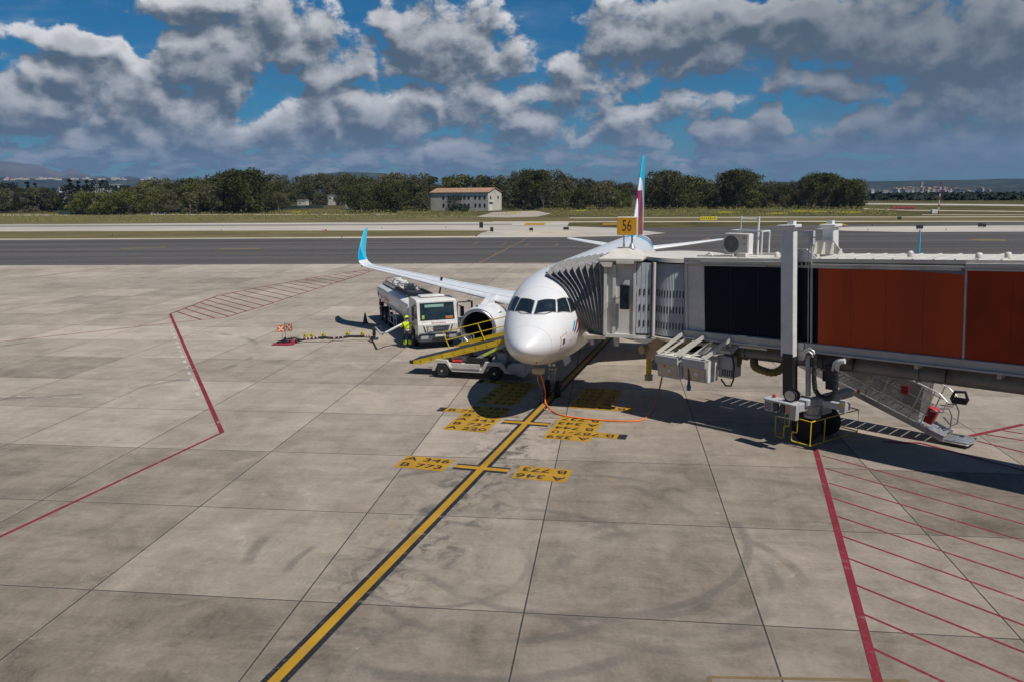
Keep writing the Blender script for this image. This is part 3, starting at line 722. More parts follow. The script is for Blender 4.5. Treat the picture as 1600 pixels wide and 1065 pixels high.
        for fx in (.13, .68):
            pts = []
            for y, le, ch, z, th in st[1:]:
                af = airfoil(ch, th, 40); zz = min(af[:41], key=lambda q: abs(q[0]-fx*ch))[1]
                pts.append((le+fx*ch, sg*y, z+zz))
            ln.tube(pts, .014, 4)
        ln.build('panel_gap', DARK, w)
        for yf in (4.6, 8.2, 11.6):
            i = max(k for k in range(len(st)-1) if st[k][0] <= yf); a_ = (yf-st[i][0])/(st[i+1][0]-st[i][0]); le = lerp(st[i][1], st[i+1][1], a_); ch = lerp(st[i][2], st[i+1][2], a_); z = lerp(st[i][3], st[i+1][3], a_)
            MB().lathe([(0, .01), (.3, .13), (1.2, .19), (2.2, .12), (2.9, .01)], (le+ch*.55, sg*yf, z-.2), (1, 0, -.06), 10).build('flap_fairing', WINGM, w, smooth=60)
        # sharklet
        sk = [(16.5, 19.65, 1.62, 4.24, 0), (16.95, 19.92, 1.5, 4.32, 18), (17.28, 20.2, 1.36, 4.50, 42), (17.5, 20.5, 1.22, 4.80, 66), (17.62, 20.85, 1.08, 5.25, 78), (17.74, 21.6, .82, 6.05, 82), (17.83, 22.25, .52, 6.62, 83), (17.845, 22.5, .3, 6.72, 84)]
        rings = []
        for y, le, ch, z, an in sk:
            ca, sa = math.cos(R(an)), math.sin(R(an))
            rings.append([Vector((le+x, sg*(y-zz*sa), z+zz*ca)) for x, zz in airfoil(ch, .1 if an < 70 else .085)])
        o = MB().loft(rings).build('sharklet', None or [sharkmat()], w, smooth=60)
        MB().lathe([(-.1, .01), (0, .07), (.15, .07), (.3, .01)], (20.0, sg*17.0, 4.30), (1, 0, 0), 8).build('nav_light', GLASS, w)
    # engines
    for sg in (1, -1):
        c = Vector((11.2, sg*5.75, 1.90)); ax = (1, 0, -.02)
        mb = MB(); mb.lathe([(.16, 1.055), (.5, 1.12), (1.1, 1.18), (1.9, 1.18), (2.7, 1.09), (3.35, .93), (3.38, .86), (3.0, .84)], c, ax, 40)
        na = mb.build('engine_nacelle', NACW, root, smooth=60)
        mb = MB(); mb.lathe([(.17, 1.056), (.08, 1.03), (.02, .995), (0, .95), (.03, .90), (.12, .87), (.3, .86)], c, ax, 40); mb.build('intake_lip', CHROME, na, smooth=180)
        mb = MB(); mb.lathe([(.3, .861), (.7, .885), (1.05, .89)], c, ax, 40); mb.build('intake_duct', mat('intake_liner', (.10, .10, .11), .5, .3), na, smooth=180)
        mb = MB(); mb.disc(c+Vector((1.12, 0, -.02)), .9, ax, 40); mb.build('fan_backing', BLACK, na)
        fb = MB()
        for k in range(36):
            a0 = R(10*k); pts = []
            for rr_, tw in ((.27, .25), (.55, .5), (.875, .75)):
                for sgn in (-1, 1):
                    ang = a0+sgn*.085*(.27/rr_)**.35; pts.append(c+Vector((1.0+sgn*.07*tw*1.4, rr_*math.cos(ang), rr_*math.sin(ang))))
            fb.add(pts, [[0, 1, 3, 2], [2, 3, 5, 4]])
        fb.build('fan_blades', mat('fan_titanium', (.10, .10, .115), .35, .8), na, smooth=180, recalc=False)
        mb = MB(); mb.lathe([(.62, .004), (.68, .09), (.82, .19), (1.0, .28)], c, ax, 24); mb.build('spinner', mat('spinner_black', (.035, .035, .038), .35), na, smooth=180)
        mb = MB(); mb.lathe([(2.9, .72), (3.6, .62), (4.1, .46), (4.12, .40), (4.5, .3), (4.9, .02)], c, ax, 28); mb.build('exhaust_core', mat('exhaust_metal', (.25, .22, .19), .35, .9), na, smooth=60)
        mb = MB()
        pr = [(12.4, 3.05), (13.2, 3.30), (14.2, 3.36), (16.6, 3.1), (17.2, 2.9), (15.6, 2.6), (14.3, 2.85), (12.6, 2.95)]
        mb.prism([(x, sg*5.75-.16, z) for x, z in pr], (0, .32, 0)); mb.build('pylon', NACW, root, smooth=30)
        # nacelle strakes
        mb = MB(); a_ = R(52); q = Vector((0, -sg*math.sin(a_), math.cos(a_)))
        b0 = c+Vector((.9, 0, 0)); mb.prism([b0+q*1.15, b0+q*1.17+Vector((.7, 0, 0)), b0+q*1.36+Vector((.6, 0, 0))], Vector((0, math.cos(a_), math.sin(a_)))*.02); mb.build('strake', NACW, na)
        MB().lathe([(0, .07), (.05, .06), (.08, .01)], c+Vector((.55, .15*sg, 1.115)), (0, 0, 1), 10).build('hoist_cover', DARK, na)
    # fin, rudder and stabilisers
    rings = []
    for z, le, ch in ((5.2, 28.6, 6.9), (5.75, 29.2, 6.3), (6.2, 29.85, 5.75), (8, 31.5, 4.4), (10, 33.15, 3.0), (11.6, 34.5, 1.85), (11.76, 34.75, 1.5)):
        rings.append([Vector((le+x, zz, z)) for x, zz in airfoil(ch, .10)])
    MB().loft(rings).build('tail_fin', finlivery(), root, smooth=50)
    MB().prism([(27.0, -.06, 5.86), (29.6, -.06, 6.35), (30.2, -.06, 5.7), (27.2, -.06, 5.7)], (0, .12, 0)).build('dorsal_fillet', finlivery(), root)
    for sg in (1, -1):
        rings = []
        for y, le, ch, z in ((.3, 31.7, 4.2, 4.62), (1.0, 32.2, 3.7, 4.68), (3.5, 33.75, 2.5, 4.95), (6.0, 35.3, 1.5, 5.24), (6.22, 35.6, 1.1, 5.262)):
            rings.append([Vector((le+x, sg*y, z+zz)) for x, zz in airfoil(ch, .10)])
        MB().loft(rings).build('horizontal_stabiliser', WINGM, root, smooth=50)
    # cabin door outline hidden behind the canopy, and cabin windows along both sides
    for sg in (1, -1):
        cw = MB()
        for k in range(46):
            s = 6.2+k*.53
            if s > 29: break
            spatch(cw, [(s, 74*sg), (s+.22, 74*sg), (s+.22, 83*sg), (s, 83*sg)], .006, 2)
        o = cw.build('cabin_window', GLASS, fus, smooth=180); o['kind'] = 'stuff'
    # landing gear
    lg = mat('gear_grey', (.42, .43, .44), .4, .4, dirt=(.08, .07, .06), dirt_amt=.7, scale=8)
    mb = MB(); mb.tube([(5.35, 0, 1.95), (5.07, 0, .38)], [.085, .075], 12); mb.tube([(5.07, -.3, .38), (5.07, .3, .38)], .055, 10)
    mb.tube([(5.25, 0, 1.5), (4.3, 0, 1.95)], .05, 8); mb.tube([(4.98, 0, .5), (4.86, 0, .8), (5.05, 0, 1.05)], .035, 6)
    mb.tube([(5.0, -.14, 1.12), (5.0, .14, 1.12)], .09, 8); mb.box((5.0, 0, 1.3), (.2, .34, .1)); mb.box((4.95, .14, .95), (.12, .1, .24)); mb.tube([(5.1, .1, 1.7), (4.98, .12, .9), (5.05, .08, .45)], .018, 5); mb.tube([(5.1, -.1, 1.7), (4.98, -.12, .9), (5.05, -.08, .45)], .018, 5)
    ng = mb.build('nose_gear', lg, root, smooth=40)
    def wheel(parent, x, y, r, w, rim=WHITE):
        mb = MB(); p = [(-w/2, r*.55), (-w/2, r*.82), (-w*.42, r*.93), (-w*.25, r), (w*.25, r), (w*.42, r*.93), (w/2, r*.82), (w/2, r*.55)]
        wh = mb.lathe(p, (x, y, r), (0, 1, 0), 28, True).build('wheel', RUBBER, parent, smooth=40)
        mb = MB(); mb.lathe([(-w*.52, r*.54), (-w*.40, r*.50), (-w*.34, r*.2), (-w*.5, r*.16), (-w*.5, .01)], (x, y, r), (0, 1, 0), 20); mb.lathe([(w*.52, r*.54), (w*.40, r*.50), (w*.34, r*.2), (w*.5, r*.16), (w*.5, .01)], (x, y, r), (0, 1, 0), 20)
        mb.build('rim', rim, wh, smooth=40); return wh
    for y in (-.25, .25): wheel(ng, 5.07, y, .38, .22)
    for lx in (-.1, .1): MB().lathe([(0, .01), (.0, .07), (.1, .05)], (4.9, lx, 1.5), (1, 0, 0), 10, True).build('taxi_light', ALU, ng)
    for sg in (1, -1): MB().prism([(5.2, sg*.42, 1.85), (6.5, sg*.42, 1.85), (6.45, sg*.55, 1.4), (5.25, sg*.55, 1.4)], (0, .03, 0)).build('gear_door', LIV, root)
    for sg in (1, -1):
        mb = MB(); mb.tube([(17.5, sg*3.8, 2.9), (17.71, sg*3.8, .58)], [.16, .12], 12); mb.tube([(17.71, sg*3.3, .58), (17.71, sg*4.3, .58)], .09, 10); mb.tube([(17.6, sg*3.8, 1.5), (17.5, sg*2.2, 2.3)], .07, 8)
        mg = mb.build('main_gear', lg, root, smooth=40)
        for y in (-.46, .46): wheel(mg, 17.71, sg*3.8+y, .58, .40)
        MB().prism([(17.0, sg*4.05, 2.9), (18.3, sg*4.05, 2.9), (18.2, sg*4.2, 1.0), (17.2, sg*4.2, 1.0)], (0, .03*sg, 0)).build('gear_door', WINGM, root)
    # ground power socket box under the nose with lead plugged in
    MB().box((2.32, -.05, 1.80), (.3, .5, .22), bev=.02).build('power_socket', BEIGE, root)
    return root
def sharkmat():
    if 'sharklet_livery' in MATS: return MATS['sharklet_livery']
    m = bpy.data.materials.new('sharklet_livery'); m.use_nodes = True
    t = NT(m.node_tree); bs = t.n['Principled BSDF']
    v = t.xyz(t.add('ShaderNodeTexCoord').outputs['Object'])
    q = t.math('MULTIPLY_ADD', v[2], -.86, v[0])
    c = t.mix(t.math('GREATER_THAN', t.math('MULTIPLY_ADD', q, 1.1, v[2]), 23.55), (0.0, 0.30, 0.56), (0.07, 0.50, 0.66))
    c = t.mix(t.math('GREATER_THAN', v[2], 4.62), (0.70, .71, .72), c)
    t.put(bs.inputs['Base Color'], c); bs.inputs['Roughness'].default_value = .3
    MATS['sharklet_livery'] = m; return m
aircraft()

# ================================================================== BOARDING BRIDGE
TH = math.atan(0.056)
def BT(x, y, z):
    """tunnel coordinates (floor slope included) -> bridge frame"""
    dz = z-3.91; return Vector((x*math.cos(TH)-dz*math.sin(TH), y, 3.91+x*math.sin(TH)+dz*math.cos(TH)))
BROT = Matrix.Rotation(-TH, 3, 'Y')
def tbox(mb, x0, x1, y0, y1, z0, z1, bev=0.0):
    return mb.box(BT((x0+x1)/2, (y0+y1)/2, (z0+z1)/2), (x1-x0, y1-y0, z1-z0), BROT, bev)
TW = 2.5       # tunnel width
def a2b(s, b, z):
    """aircraft coordinates -> bridge frame"""
    w = acw(s, b, z)-BR0; return Vector((w.dot(BRX), w.dot(BRY), w.z))
ROOFW = mat('roof_white', (0.60, 0.57, 0.51), .55, var=.06, dirt=(.38, .32, .25), dirt_amt=.55, scale=1.6)
SHADEG = mat('tunnel_grey', (0.64, 0.62, 0.61), .5, var=.05, dirt=(.28, .24, .2), dirt_amt=.35)
SLAT = mat('slat_grey', (0.52, 0.56, 0.60), .42, .15, var=.06)
CABW = mat('cab_white', (0.62, 0.605, 0.57), .45, var=.04, dirt=(.42, .36, .28), dirt_amt=.5, scale=1.3)
PLEAT = mat('canopy_fabric', (0.21, 0.205, 0.20), .85, var=.28, scale=5, dirt=(.16, .145, .125), dirt_amt=.4, bump=.2)
PLEATR = mat('canopy_rib', (0.30, 0.295, 0.29), .6, var=.15)
TERM = None
def bridge():
    root = thing('boarding_bridge', 'telescopic passenger boarding bridge with dark navy and rust red side panels docked to the airliner', 'boarding bridge', BR0, BR_ANG)
    # ---- tunnel sections
    mb = MB()
    for y in (0.02, TW-.1): tbox(mb, -.98, 4.95, y, y+.08, 3.62, 6.42)
    tbox(mb, -.98, 4.95, .1, TW-.1, 3.62, 3.72); tbox(mb, -.98, 4.95, .1, TW-.1, 6.34, 6.42)
    tbox(mb, -.98, -.86, -.03, .02, 3.6, 6.5)
    mb.build('tunnel', SHADEG, root)
    mb = MB()
    for y in (-.06, TW+.02): tbox(mb, 4.96, 20.5, y, y+.06, 3.62, 6.42)
    tbox(mb, 4.96, 20.5, 0, TW+.02, 3.6, 3.70); tbox(mb, 4.96, 20.5, 0, TW+.02, 6.34, 6.42)
    mb.build('tunnel', SHADEG, root)
    mb = MB(); tbox(mb, .0, 4.95, -.012, .015, 3.92, 6.41); mb.build('dark_side_panel', NAVYPANEL, root)
    mb = MB(); tbox(mb, 4.95, 9.63, -.085, -.065, 3.92, 6.40); mb.build('red_side_panel', REDPANEL, root)
    mb = MB(); tbox(mb, 9.72, 20.5, -.085, -.065, 3.92, 6.42); mb.build('red_side_panel', mat('dark_rust_red_panel', (0.31, 0.038, 0.010), .65, var=.18, scale=.8, spec=.2), root)
    for x in (1.24, 2.48, 3.72): mb = MB(); tbox(mb, x, x+.012, -.0145, -.0125, 3.93, 6.40); mb.build('panel_seam', mat('seam_dark_blue', (.016, .018, .032), .4), root)
    for x in (6.12, 7.30, 8.47, 10.9, 12.1): mb = MB(); tbox(mb, x, x+.012, -.0885, -.0865, 3.93, 6.28); mb.build('panel_seam', mat('seam_dark_red', (.20, .022, .007), .4), root)
    mb = MB(); mb.prism([BT(7.7, -.092, 6.405), BT(9.62, -.092, 6.405), BT(9.62, -.092, 6.31), BT(8.9, -.092, 6.36)], (0, .004, 0)); mb.build('loose_panel_corner', mat('exposed_blue_grey', (.16, .2, .25), .5), root)
    mb = MB(); tbox(mb, 9.645, 9.70, -.095, -.065, 3.9, 6.43); mb.build('panel_joint', mat('pale_pink_edge', (.55, .42, .40), .5), root)
    # lower beam, upper rails
    mb = MB(); tbox(mb, -1.0, 20.5, -.14, .0, 3.60, 3.90); tbox(mb, -1.0, 20.5, -.20, -.14, 3.60, 3.66); tbox(mb, -1.0, 20.5, TW, TW+.14, 3.60, 3.90)
    for x in np.arange(1.2, 20, 2.35): tbox(mb, x, x+.12, -.10, TW+.1, 3.46, 3.60)
    mb.build('floor_beam', mat('floor_beam_paint', (.46, .44, .41), .5, var=.06, dirt=(.22, .18, .14), dirt_amt=.6, scale=1.2), root)
    mb = MB(); tbox(mb, -.9, 3.65, -.12, .02, 6.50, 6.56); tbox(mb, -.1, 3.55, -.18, -.10, 6.56, 6.62); tbox(mb, -.1, 2.9, -.16, -.06, 6.44, 6.48)
    tbox(mb, 4.72, 20.5, -.18, -.02, 6.50, 6.56); tbox(mb, 4.72, 9.55, -.2, -.12, 6.43, 6.48); tbox(mb, 9.68, 20.5, -.22, -.1, 6.55, 6.64); tbox(mb, 9.68, 20.5, -.2, -.12, 6.44, 6.49)
    mb.build('roof_rail', CREAM, root)
    mb = MB(); tbox(mb, -1.0, 3.72, -.06, TW+.06, 6.62, 6.72); tbox(mb, 4.60, 20.5, -.12, TW+.12, 6.62, 6.73)
    for x in np.arange(5.0, 20, .62): tbox(mb, x, x+.05, -.121, TW+.121, 6.73, 6.755)
    tbox(mb, -.98, 20.5, .03, TW-.03, 6.42, 6.62)
    mb.build('roof', ROOFW, root)
    mb = MB()
    for x in list(np.arange(3.45, 4.6, .17)): tbox(mb, x, x+.09, -.02, .02, 6.50, 6.60)
    mb.build('vent_slot', BLACK, root)
    mb = MB(); mb.box(BT(1.5, .5, 6.80), (.4, .25, .14), BROT); mb.tube([BT(-.9, .8, 6.75), BT(0.2, .7, 6.76), BT(1.0, .6, 6.79)], .04, 6); mb.tube([BT(-.2, .35, 6.78), BT(.1, .3, 6.9), BT(.2, .3, 6.78)], .03, 6); mb.tube([BT(.9, 1.9, 6.76), BT(3.2, 1.8, 6.76)], .035, 6); mb.build('roof_conduit', CREAM, root, smooth=40)
    for x, y in ((3.0, .5), (9.9, .3), (10.6, .6), (7.6, 1.2)):
        MB().lathe([(0, .10), (.1, .1), (.16, .06), (.17, .0)], BT(x, y, 6.75), (0, 0, 1), 10).build('roof_fitting', CREAM, root, smooth=50)
    # ---- big duct and brackets under the floor
    mb = MB(); mb.tube([BT(1.4, .55, 3.20), BT(3.7, .55, 3.22), BT(20.5, .55, 3.28)], [.25, .25, .30], 20)
    for x in (1.62, 3.75, 4.9, 8.2, 11.6, 15): mb.lathe([(-.06, .26), (-.06, .315), (.06, .315), (.06, .26)], BT(x, .55, 3.21+.004*x), BRX*0+Vector((1, 0, .056)), 20)
    mb.build('air_duct', DUCT, root, smooth=40)
    for x in (6.1, 9.1, 12.5): mb = MB(); mb.bar(BT(x, .5, 3.6), BT(x, .2, 3.3), .05); mb.bar(BT(x, .2, 3.6), BT(x, .2, 3.1), .04); mb.build('duct_hanger', BLACK, root)
    # flexible olive canvas hose loops
    def hose(pts, r, name='flexible_hose'):
        mb = MB(); P = [Vector(p) for p in pts]; out = []; rr = []
        n = 44
        for i in range(n+1):
            u = i/n*(len(P)-1); k = min(int(u), len(P)-2); f = u-k
            p0, p1, p2, p3 = P[max(k-1, 0)], P[k], P[k+1], P[min(k+2, len(P)-1)]
            out.append(.5*((2*p1)+(p2-p0)*f+(2*p0-5*p1+4*p2-p3)*f*f+(3*p1-p0-3*p2+p3)*f**3)); rr.append(r*(1.0 if i % 3 else .84))
        return mb.tube(out, rr, 14).build(name, GREENHOSE, root, smooth=35)
    hose([BT(2.0, .5, 3.0), BT(2.15, .3, 2.75), BT(2.5, .2, 2.66), BT(2.95, .25, 2.60), BT(3.25, .4, 2.76), BT(3.35, .55, 2.95)], .17)
    hose([BT(1.45, .5, 3.18), BT(1.25, .5, 3.0), BT(1.2, .45, 2.72), BT(1.0, .4, 2.55), BT(.7, .5, 2.6)], .22)
    mb = MB(); mb.tube([BT(.75, .5, 2.6), BT(.2, .7, 2.62)], .27, 18); mb.lathe([(-.04, .27), (-.04, .33), (.08, .33), (.08, .27)], BT(.35, .62, 2.62), (-.9, .3, 0), 18); mb.build('duct_elbow', DUCT, root, smooth=40)
    mb = MB(); tbox(mb, 1.7, 2.9, -.1, .0, 3.48, 3.56); tbox(mb, .5, 1.3, -.16, -.06, 3.2, 3.3); mb.build('bracket', CREAM, root)
    # ---- drive columns
    mb = MB()
    mb.box(BT(3.99, -.42, 5.62), (.50, .30, 4.36), BROT, .02)
    mb.box(BT(3.99, -.42, 7.83), (.72, .50, .10), BROT, .015); mb.box(BT(4.08, -.40, 7.93), (.24, .22, .14), BROT)
    col = mb.build('drive_column', WHITE, root, smooth=30)
    MB().box(BT(4.03, -.40, 2.75), (.40, .38, 1.6), BROT).build('inner_leg', BLACK, col)
    mb = MB(); mb.tube([BT(4.70, -.09, 7.45), BT(4.70, -.09, 3.5)], .04, 8); mb.tube([BT(4.56, -.05, 7.4), BT(4.56, -.05, 3.4)], .022, 8); mb.box(BT(4.60, -.12, 7.55), (.4, .16, .2), BROT); mb.box(BT(4.70, -.09, 7.3), (.16, .16, .2), BROT); mb.build('screw_jack', GREYP, col, smooth=40)
    mb = MB(); mb.prism([BT(3.25, -.02, 6.62), BT(5.0, -.02, 6.62), BT(4.45, -.02, 7.05), BT(3.75, -.02, 7.05)], (0, .05, 0)); tbox(mb, 3.75, 4.45, -.18, -.02, 3.3, 3.9); mb.build('gusset', SHADEG, col)
    mb = MB(); mb.box(BT(4.0, TW+.38, 5.6), (.46, .46, 4.2), BROT, .03); mb.box(BT(4.0, TW+.38, 7.72), (.66, .62, .10), BROT, .015); mb.box(BT(4.0, TW+.38, 7.83), (.22, .22, .14), BROT)
    c2 = mb.build('drive_column', WHITE, root, smooth=30)
    mb = MB(); mb.prism([BT(3.30, TW-.25, 6.74), BT(4.80, TW-.25, 6.74), BT(4.42, TW-.25, 7.20), BT(3.64, TW-.25, 7.20)], (0, .05, 0))
    for x in (3.34, 3.72, 4.05, 4.4, 4.72):
        h = .42 if 3.5 < x < 4.6 else .18
        mb.prism([BT(x, TW-.55, 6.74), BT(x, TW-.25, 6.74), BT(x, TW-.25, 6.74+h), BT(x, TW-.32, 6.74+h)], (.035, 0, 0))
    mb.build('column_bracket', ROOFW, c2)
    MB().box(BT(4.0, TW+.36, 2.7), (.38, .38, 1.7), BROT).build('inner_leg', BLACK, c2)
    pre_bogie = set(root.children_recursive)
    # ---- bogie
    bx, by = 3.75, 1.35
    mb = MB(); mb.box((bx+.3, by, 1.78), (.36, 3.6, .36), bev=.03); mb.box((bx+.25, by, 1.45), (.5, .6, .5)); mb.box((bx+.3, by-1.2, 1.95), (.55, .5, .3), bev=.04)
    bog = mb.build('bogie_beam', GREYP, root, smooth=30)
    mb = MB(); mb.lathe([(0, .30), (.12, .30), (.12, .23), (.5, .23), (.55, .17), (.68, .17), (.7, 0)], (bx+.35, by-.72, 1.18), (0, 0, 1), 20, True); mb.build('drive_motor', GREYP, bog, smooth=35)
    for yy in (by-.62, by+.72):
        mb = MB(); r, w = .56, .46
        mb.lathe([(-w/2, r*.5), (-w/2, r*.86), (-w*.36, r*.97), (0, r), (w*.36, r*.97), (w/2, r*.86), (w/2, r*.5)], (bx+.05, yy, r), (.12, 1, 0), 32, True)
        o = mb.build('wheel', RUBBER, bog, smooth=40)
        MB().lathe([(-w*.42, r*.5), (-w*.38, r*.3), (-w*.5, r*.2), (-w*.5, 0)], (bx+.05, yy, r), (.12, 1, 0), 20).build('hub', DARK, o, smooth=40)
    # yellow guard rail round the wheels
    g0 = [(2.75, .02), (4.55, .02), (4.75, 2.75), (2.9, 2.75)]
    mb = MB(); 
    def gl(pts): mb.tube([Vector(p) for p in pts], .024, 6)
    gl([(2.72, .05, .95), (2.72, .05, .20), (2.8, .02, .16), (3.18, -.02, .14), (3.24, -.02, .2), (3.26, -.02, .62), (3.32, -.02, .66), (3.5, -.03, .66), (3.54, -.03, .72), (3.54, -.03, .95)])
    gl([(3.68, -.04, .20), (3.70, -.04, .46), (3.78, -.04, .50), (3.94, -.05, .50), (3.98, -.05, .56), (3.98, -.05, 1.0), (4.05, -.05, 1.05), (4.72, -.08, 1.05), (4.72, -.08, .16), (3.74, -.05, .16), (3.68, -.04, .22)])
    gl([(4.72, -.08, 1.05), (4.95, 2.75, 1.05), (4.95, 2.75, .18), (4.72, -.08, .16)]); gl([(4.80, .7, 1.05), (4.80, .7, .17)]); gl([(4.95, 2.75, 1.05), (3.4, 2.85, 1.05), (3.35, 2.85, .9)]); gl([(4.95, 2.75, .2), (3.6, 2.85, .2)]); gl([(2.72, .05, .2), (2.85, 2.2, .2)]); gl([(2.76, .6, .95), (2.76, .6, .2)])
    mb.build('wheel_guard', YELLOW, bog, smooth=50)
    # socket panel, cable reel, beacons
    mb = MB(); mb.box((3.72, -.78, 2.06), (1.24, .5, .10), bev=.03); mb.box((3.27, -.80, 1.78), (.34, .24, .44), bev=.02); mb.box((4.28, -.82, 1.72), (.26, .2, .62)); mb.bar((3.9, -.6, 2.1), (4.1, -.4, 2.3), .14)
    sp = mb.build('socket_panel', GREYP, bog, smooth=30)
    for x in (3.58, 3.83): MB().box((x, -.86, 1.78), (.19, .12, .36), bev=.03).build('socket', DARK, sp)
    MB().box((4.06, -.88, 1.80), (.16, .1, .34), bev=.02).build('socket', mat('salmon_plastic', (.55, .28, .2), .5), sp)
    mb = MB()
    for i in range(4):
        for j in range(5): mb.box((3.16+i*.07, -.925, 1.63+j*.07), (.04, .01, .035))
    mb.build('grille_hole', BLACK, sp)
    mb = MB()
    for k in range(5): mb.prism([(4.42+.0, -.93, 1.52+k*.12), (4.42, -.93, 1.58+k*.12), (4.36, -.93, 1.52+k*.12), (4.36, -.93, 1.46+k*.12)], (0, .005, 0))
    mb.build('hazard_tape', YELLOW, sp)
    mb = MB(); mb.lathe([(-.12, .05), (-.12, .27), (-.09, .27), (-.09, .17), (.09, .17), (.09, .27), (.12, .27), (.12, .05)], (4.1, -.74, 2.38), (0, 1, 0), 24, True); mb.build('cable_reel', BLACK, bog, smooth=35)
    mb = MB(); mb.lathe([(-.14, .01), (-.14, .07), (-.13, .20), (-.125, .21)], (4.1, -.74, 2.38), (0, 1, 0), 18); mb.build('reel_face', STEEL, bog)
    def beacon(p, m_=ORANGE): MB().lathe([(0, .06), (.08, .065), (.14, .045), (.16, 0)], p, (0, 0, 1), 12, True).build('beacon', m_, bog, smooth=50)
    beacon((3.35, -.7, 2.11), REDP); beacon((5.5, 1.2, 2.42))
    mb = MB(); mb.box((5.15, .4, 2.0), (.9, .35, .30), bev=.03); mb.box((5.52, .2, 2.05), (.22, .1, .52)); mb.build('outrigger_arm', GREYP, bog, smooth=30)
    MB().box((5.52, .14, 2.12), (.14, .02, .12)).build('warning_label', YELLOW, bog)
    bogie_parts = set(root.children_recursive)-pre_bogie
    # energy chains
    def chain(pts, w=.12):
        P = [BT(*p) for p in pts]; mb = MB(); mb.tube(P, w*.8, 8)
        o = mb.build('cable_carrier', BLACK, root, smooth=50)
        l = MB()
        for i in range(len(P)-1):
            for f in (.2, .5, .8):
                q = P[i].lerp(P[i+1], f); d = (P[i+1]-P[i]).normalized(); l.lathe([(-.02, w*.83), (-.02, w*.92), (.02, w*.92), (.02, w*.83)], q, d, 8)
        l.build('carrier_link', DARK, o)
    chain([(4.92, -.30, 3.60), (4.92, -.30, 2.75), (4.96, -.30, 2.30), (5.1, -.3, 2.08), (5.36, -.3, 2.0), (5.62, -.3, 2.14), (5.72, -.3, 2.45), (5.75, -.3, 3.20)], .11)
    mb = MB(); mb.tube([BT(4.52, -.30, 3.45), BT(4.58, -.30, 3.68), BT(4.75, -.30, 3.76), BT(4.9, -.30, 3.68), BT(4.93, -.30, 3.5)], .05, 8); mb.tube([BT(4.57, -.38, 3.40), BT(4.63, -.38, 3.62), BT(4.75, -.38, 3.68), BT(4.88, -.38, 3.60), BT(4.9, -.38, 3.5)], .04, 8); mb.build('cable_arch', STEEL, root, smooth=50)
    mb = MB(); mb.tube([BT(5.75, -.3, 3.12), BT(5.79, -.3, 3.35), BT(5.9, -.3, 3.46), BT(6.05, -.3, 3.48)], .085, 8); mb.tube([BT(5.58, -.2, 3.1), BT(5.62, -.2, 3.35), BT(5.75, -.2, 3.46), BT(6.05, -.2, 3.48)], .06, 8); mb.build('carrier_bracket', WHITE, root, smooth=50)
    mb = MB(); mb.box(BT(4.66, -.24, 2.75), (.16, .10, 1.55), BROT); mb.build('cable_tray', GREYP, root)
    MB().box(BT(5.35, .2, 2.75), (.34, .3, .9), BROT).build('junction_box', DARK, root)
    # ---- rotunda with slat curtain between tunnel and cab
    cc = (-2.25, 1.45); rad = 1.72
    def curtain(a0, a1, name, zl=3.50, zt=6.40):
        n = int(abs(a1-a0)/2.2); mb = MB(); rings = []
        for z in (zl, zt):
            r_ = []
            for i in range(n*2+1):
                a = R(lerp(a0, a1, i/(n*2))); rr = rad+(.025 if i % 2 else 0); r_.append(Vector((cc[0]+rr*math.cos(a), cc[1]+rr*math.sin(a), z)))
            rings.append(r_)
        mb.loft(rings, False, wrap=False); o = mb.build(name, SLAT, root)
        for zc in (5.20, 4.56, 3.92):
            sl = MB()
            for i in range(1, n, 2):
                a = R(lerp(a0, a1, i/n)); p = Vector((cc[0]+(rad+.012)*math.cos(a), cc[1]+(rad+.012)*math.sin(a), zc))
                sl.box(p, (.03, .045, .27), Matrix.Rotation(a, 3, 'Z'))
            sl.build('vent_slot_strip', BLACK, o)
    curtain(-126, -40, 'slat_curtain')
    mb = MB(); mb.lathe([(0, 1.9), (.10, 1.9)], (cc[0], cc[1], 3.34), (0, 0, 1), 40, True); mb.lathe([(0, .7), (.5, .9)], (cc[0], cc[1], 2.85), (0, 0, 1), 24, True); mb.build('rotunda_floor', BEIGE, root, smooth=40)
    mb = MB(); mb.lathe([(0, 1.88), (.16, 1.88)], (cc[0], cc[1], 6.46), (0, 0, 1), 40, True); mb.build('rotunda_roof', ROOFW, root, smooth=40)
    mb = MB(); mb.lathe([(0, 1.80), (.06, 1.80)], (cc[0], cc[1], 6.40), (0, 0, 1), 40, True); mb.build('curtain_rail', BLACK, root, smooth=40)
    pre_cab = set(root.children_recursive)
    # ---- cab in front of the aircraft door
    def cb(mb, s0, s1, b0, b1, z0, z1, bev=0.0):
        c = a2b((s0+s1)/2, (b0+b1)/2, (z0+z1)/2); return mb.box(c, (abs(s1-s0), abs(b1-b0), z1-z0), Matrix.Rotation(AC_ANG-BR_ANG, 3, 'Z'), bev)
    mb = MB()
    cb(mb, 2.62, 2.70, -2.82, -4.05, 3.42, 6.45); cb(mb, 6.6, 6.7, -2.82, -4.05, 3.42, 6.45)
    cb(mb, 2.70, 6.6, -2.86, -4.6, 3.30, 3.42); cb(mb, 2.50, 2.64, -2.78, -2.90, 3.40, 6.45); cb(mb, 2.52, 2.62, -3.14, -3.27, 3.40, 6.30); cb(mb, 2.54, 2.62, -3.98, -4.08, 3.40, 6.45); cb(mb, 2.5, 2.62, -2.85, -4.05, 3.32, 3.46)
    cb(mb, 2.56, 2.62, -3.27, -3.62, 6.2, 6.40)
    mb.build('cab_wall', CABW, root)
    mb = MB(); cb(mb, 2.40, 6.8, -2.55, -4.35, 6.45, 6.58, .03); cb(mb, 2.36, 2.48, -3.3, -4.0, 6.36, 6.47)
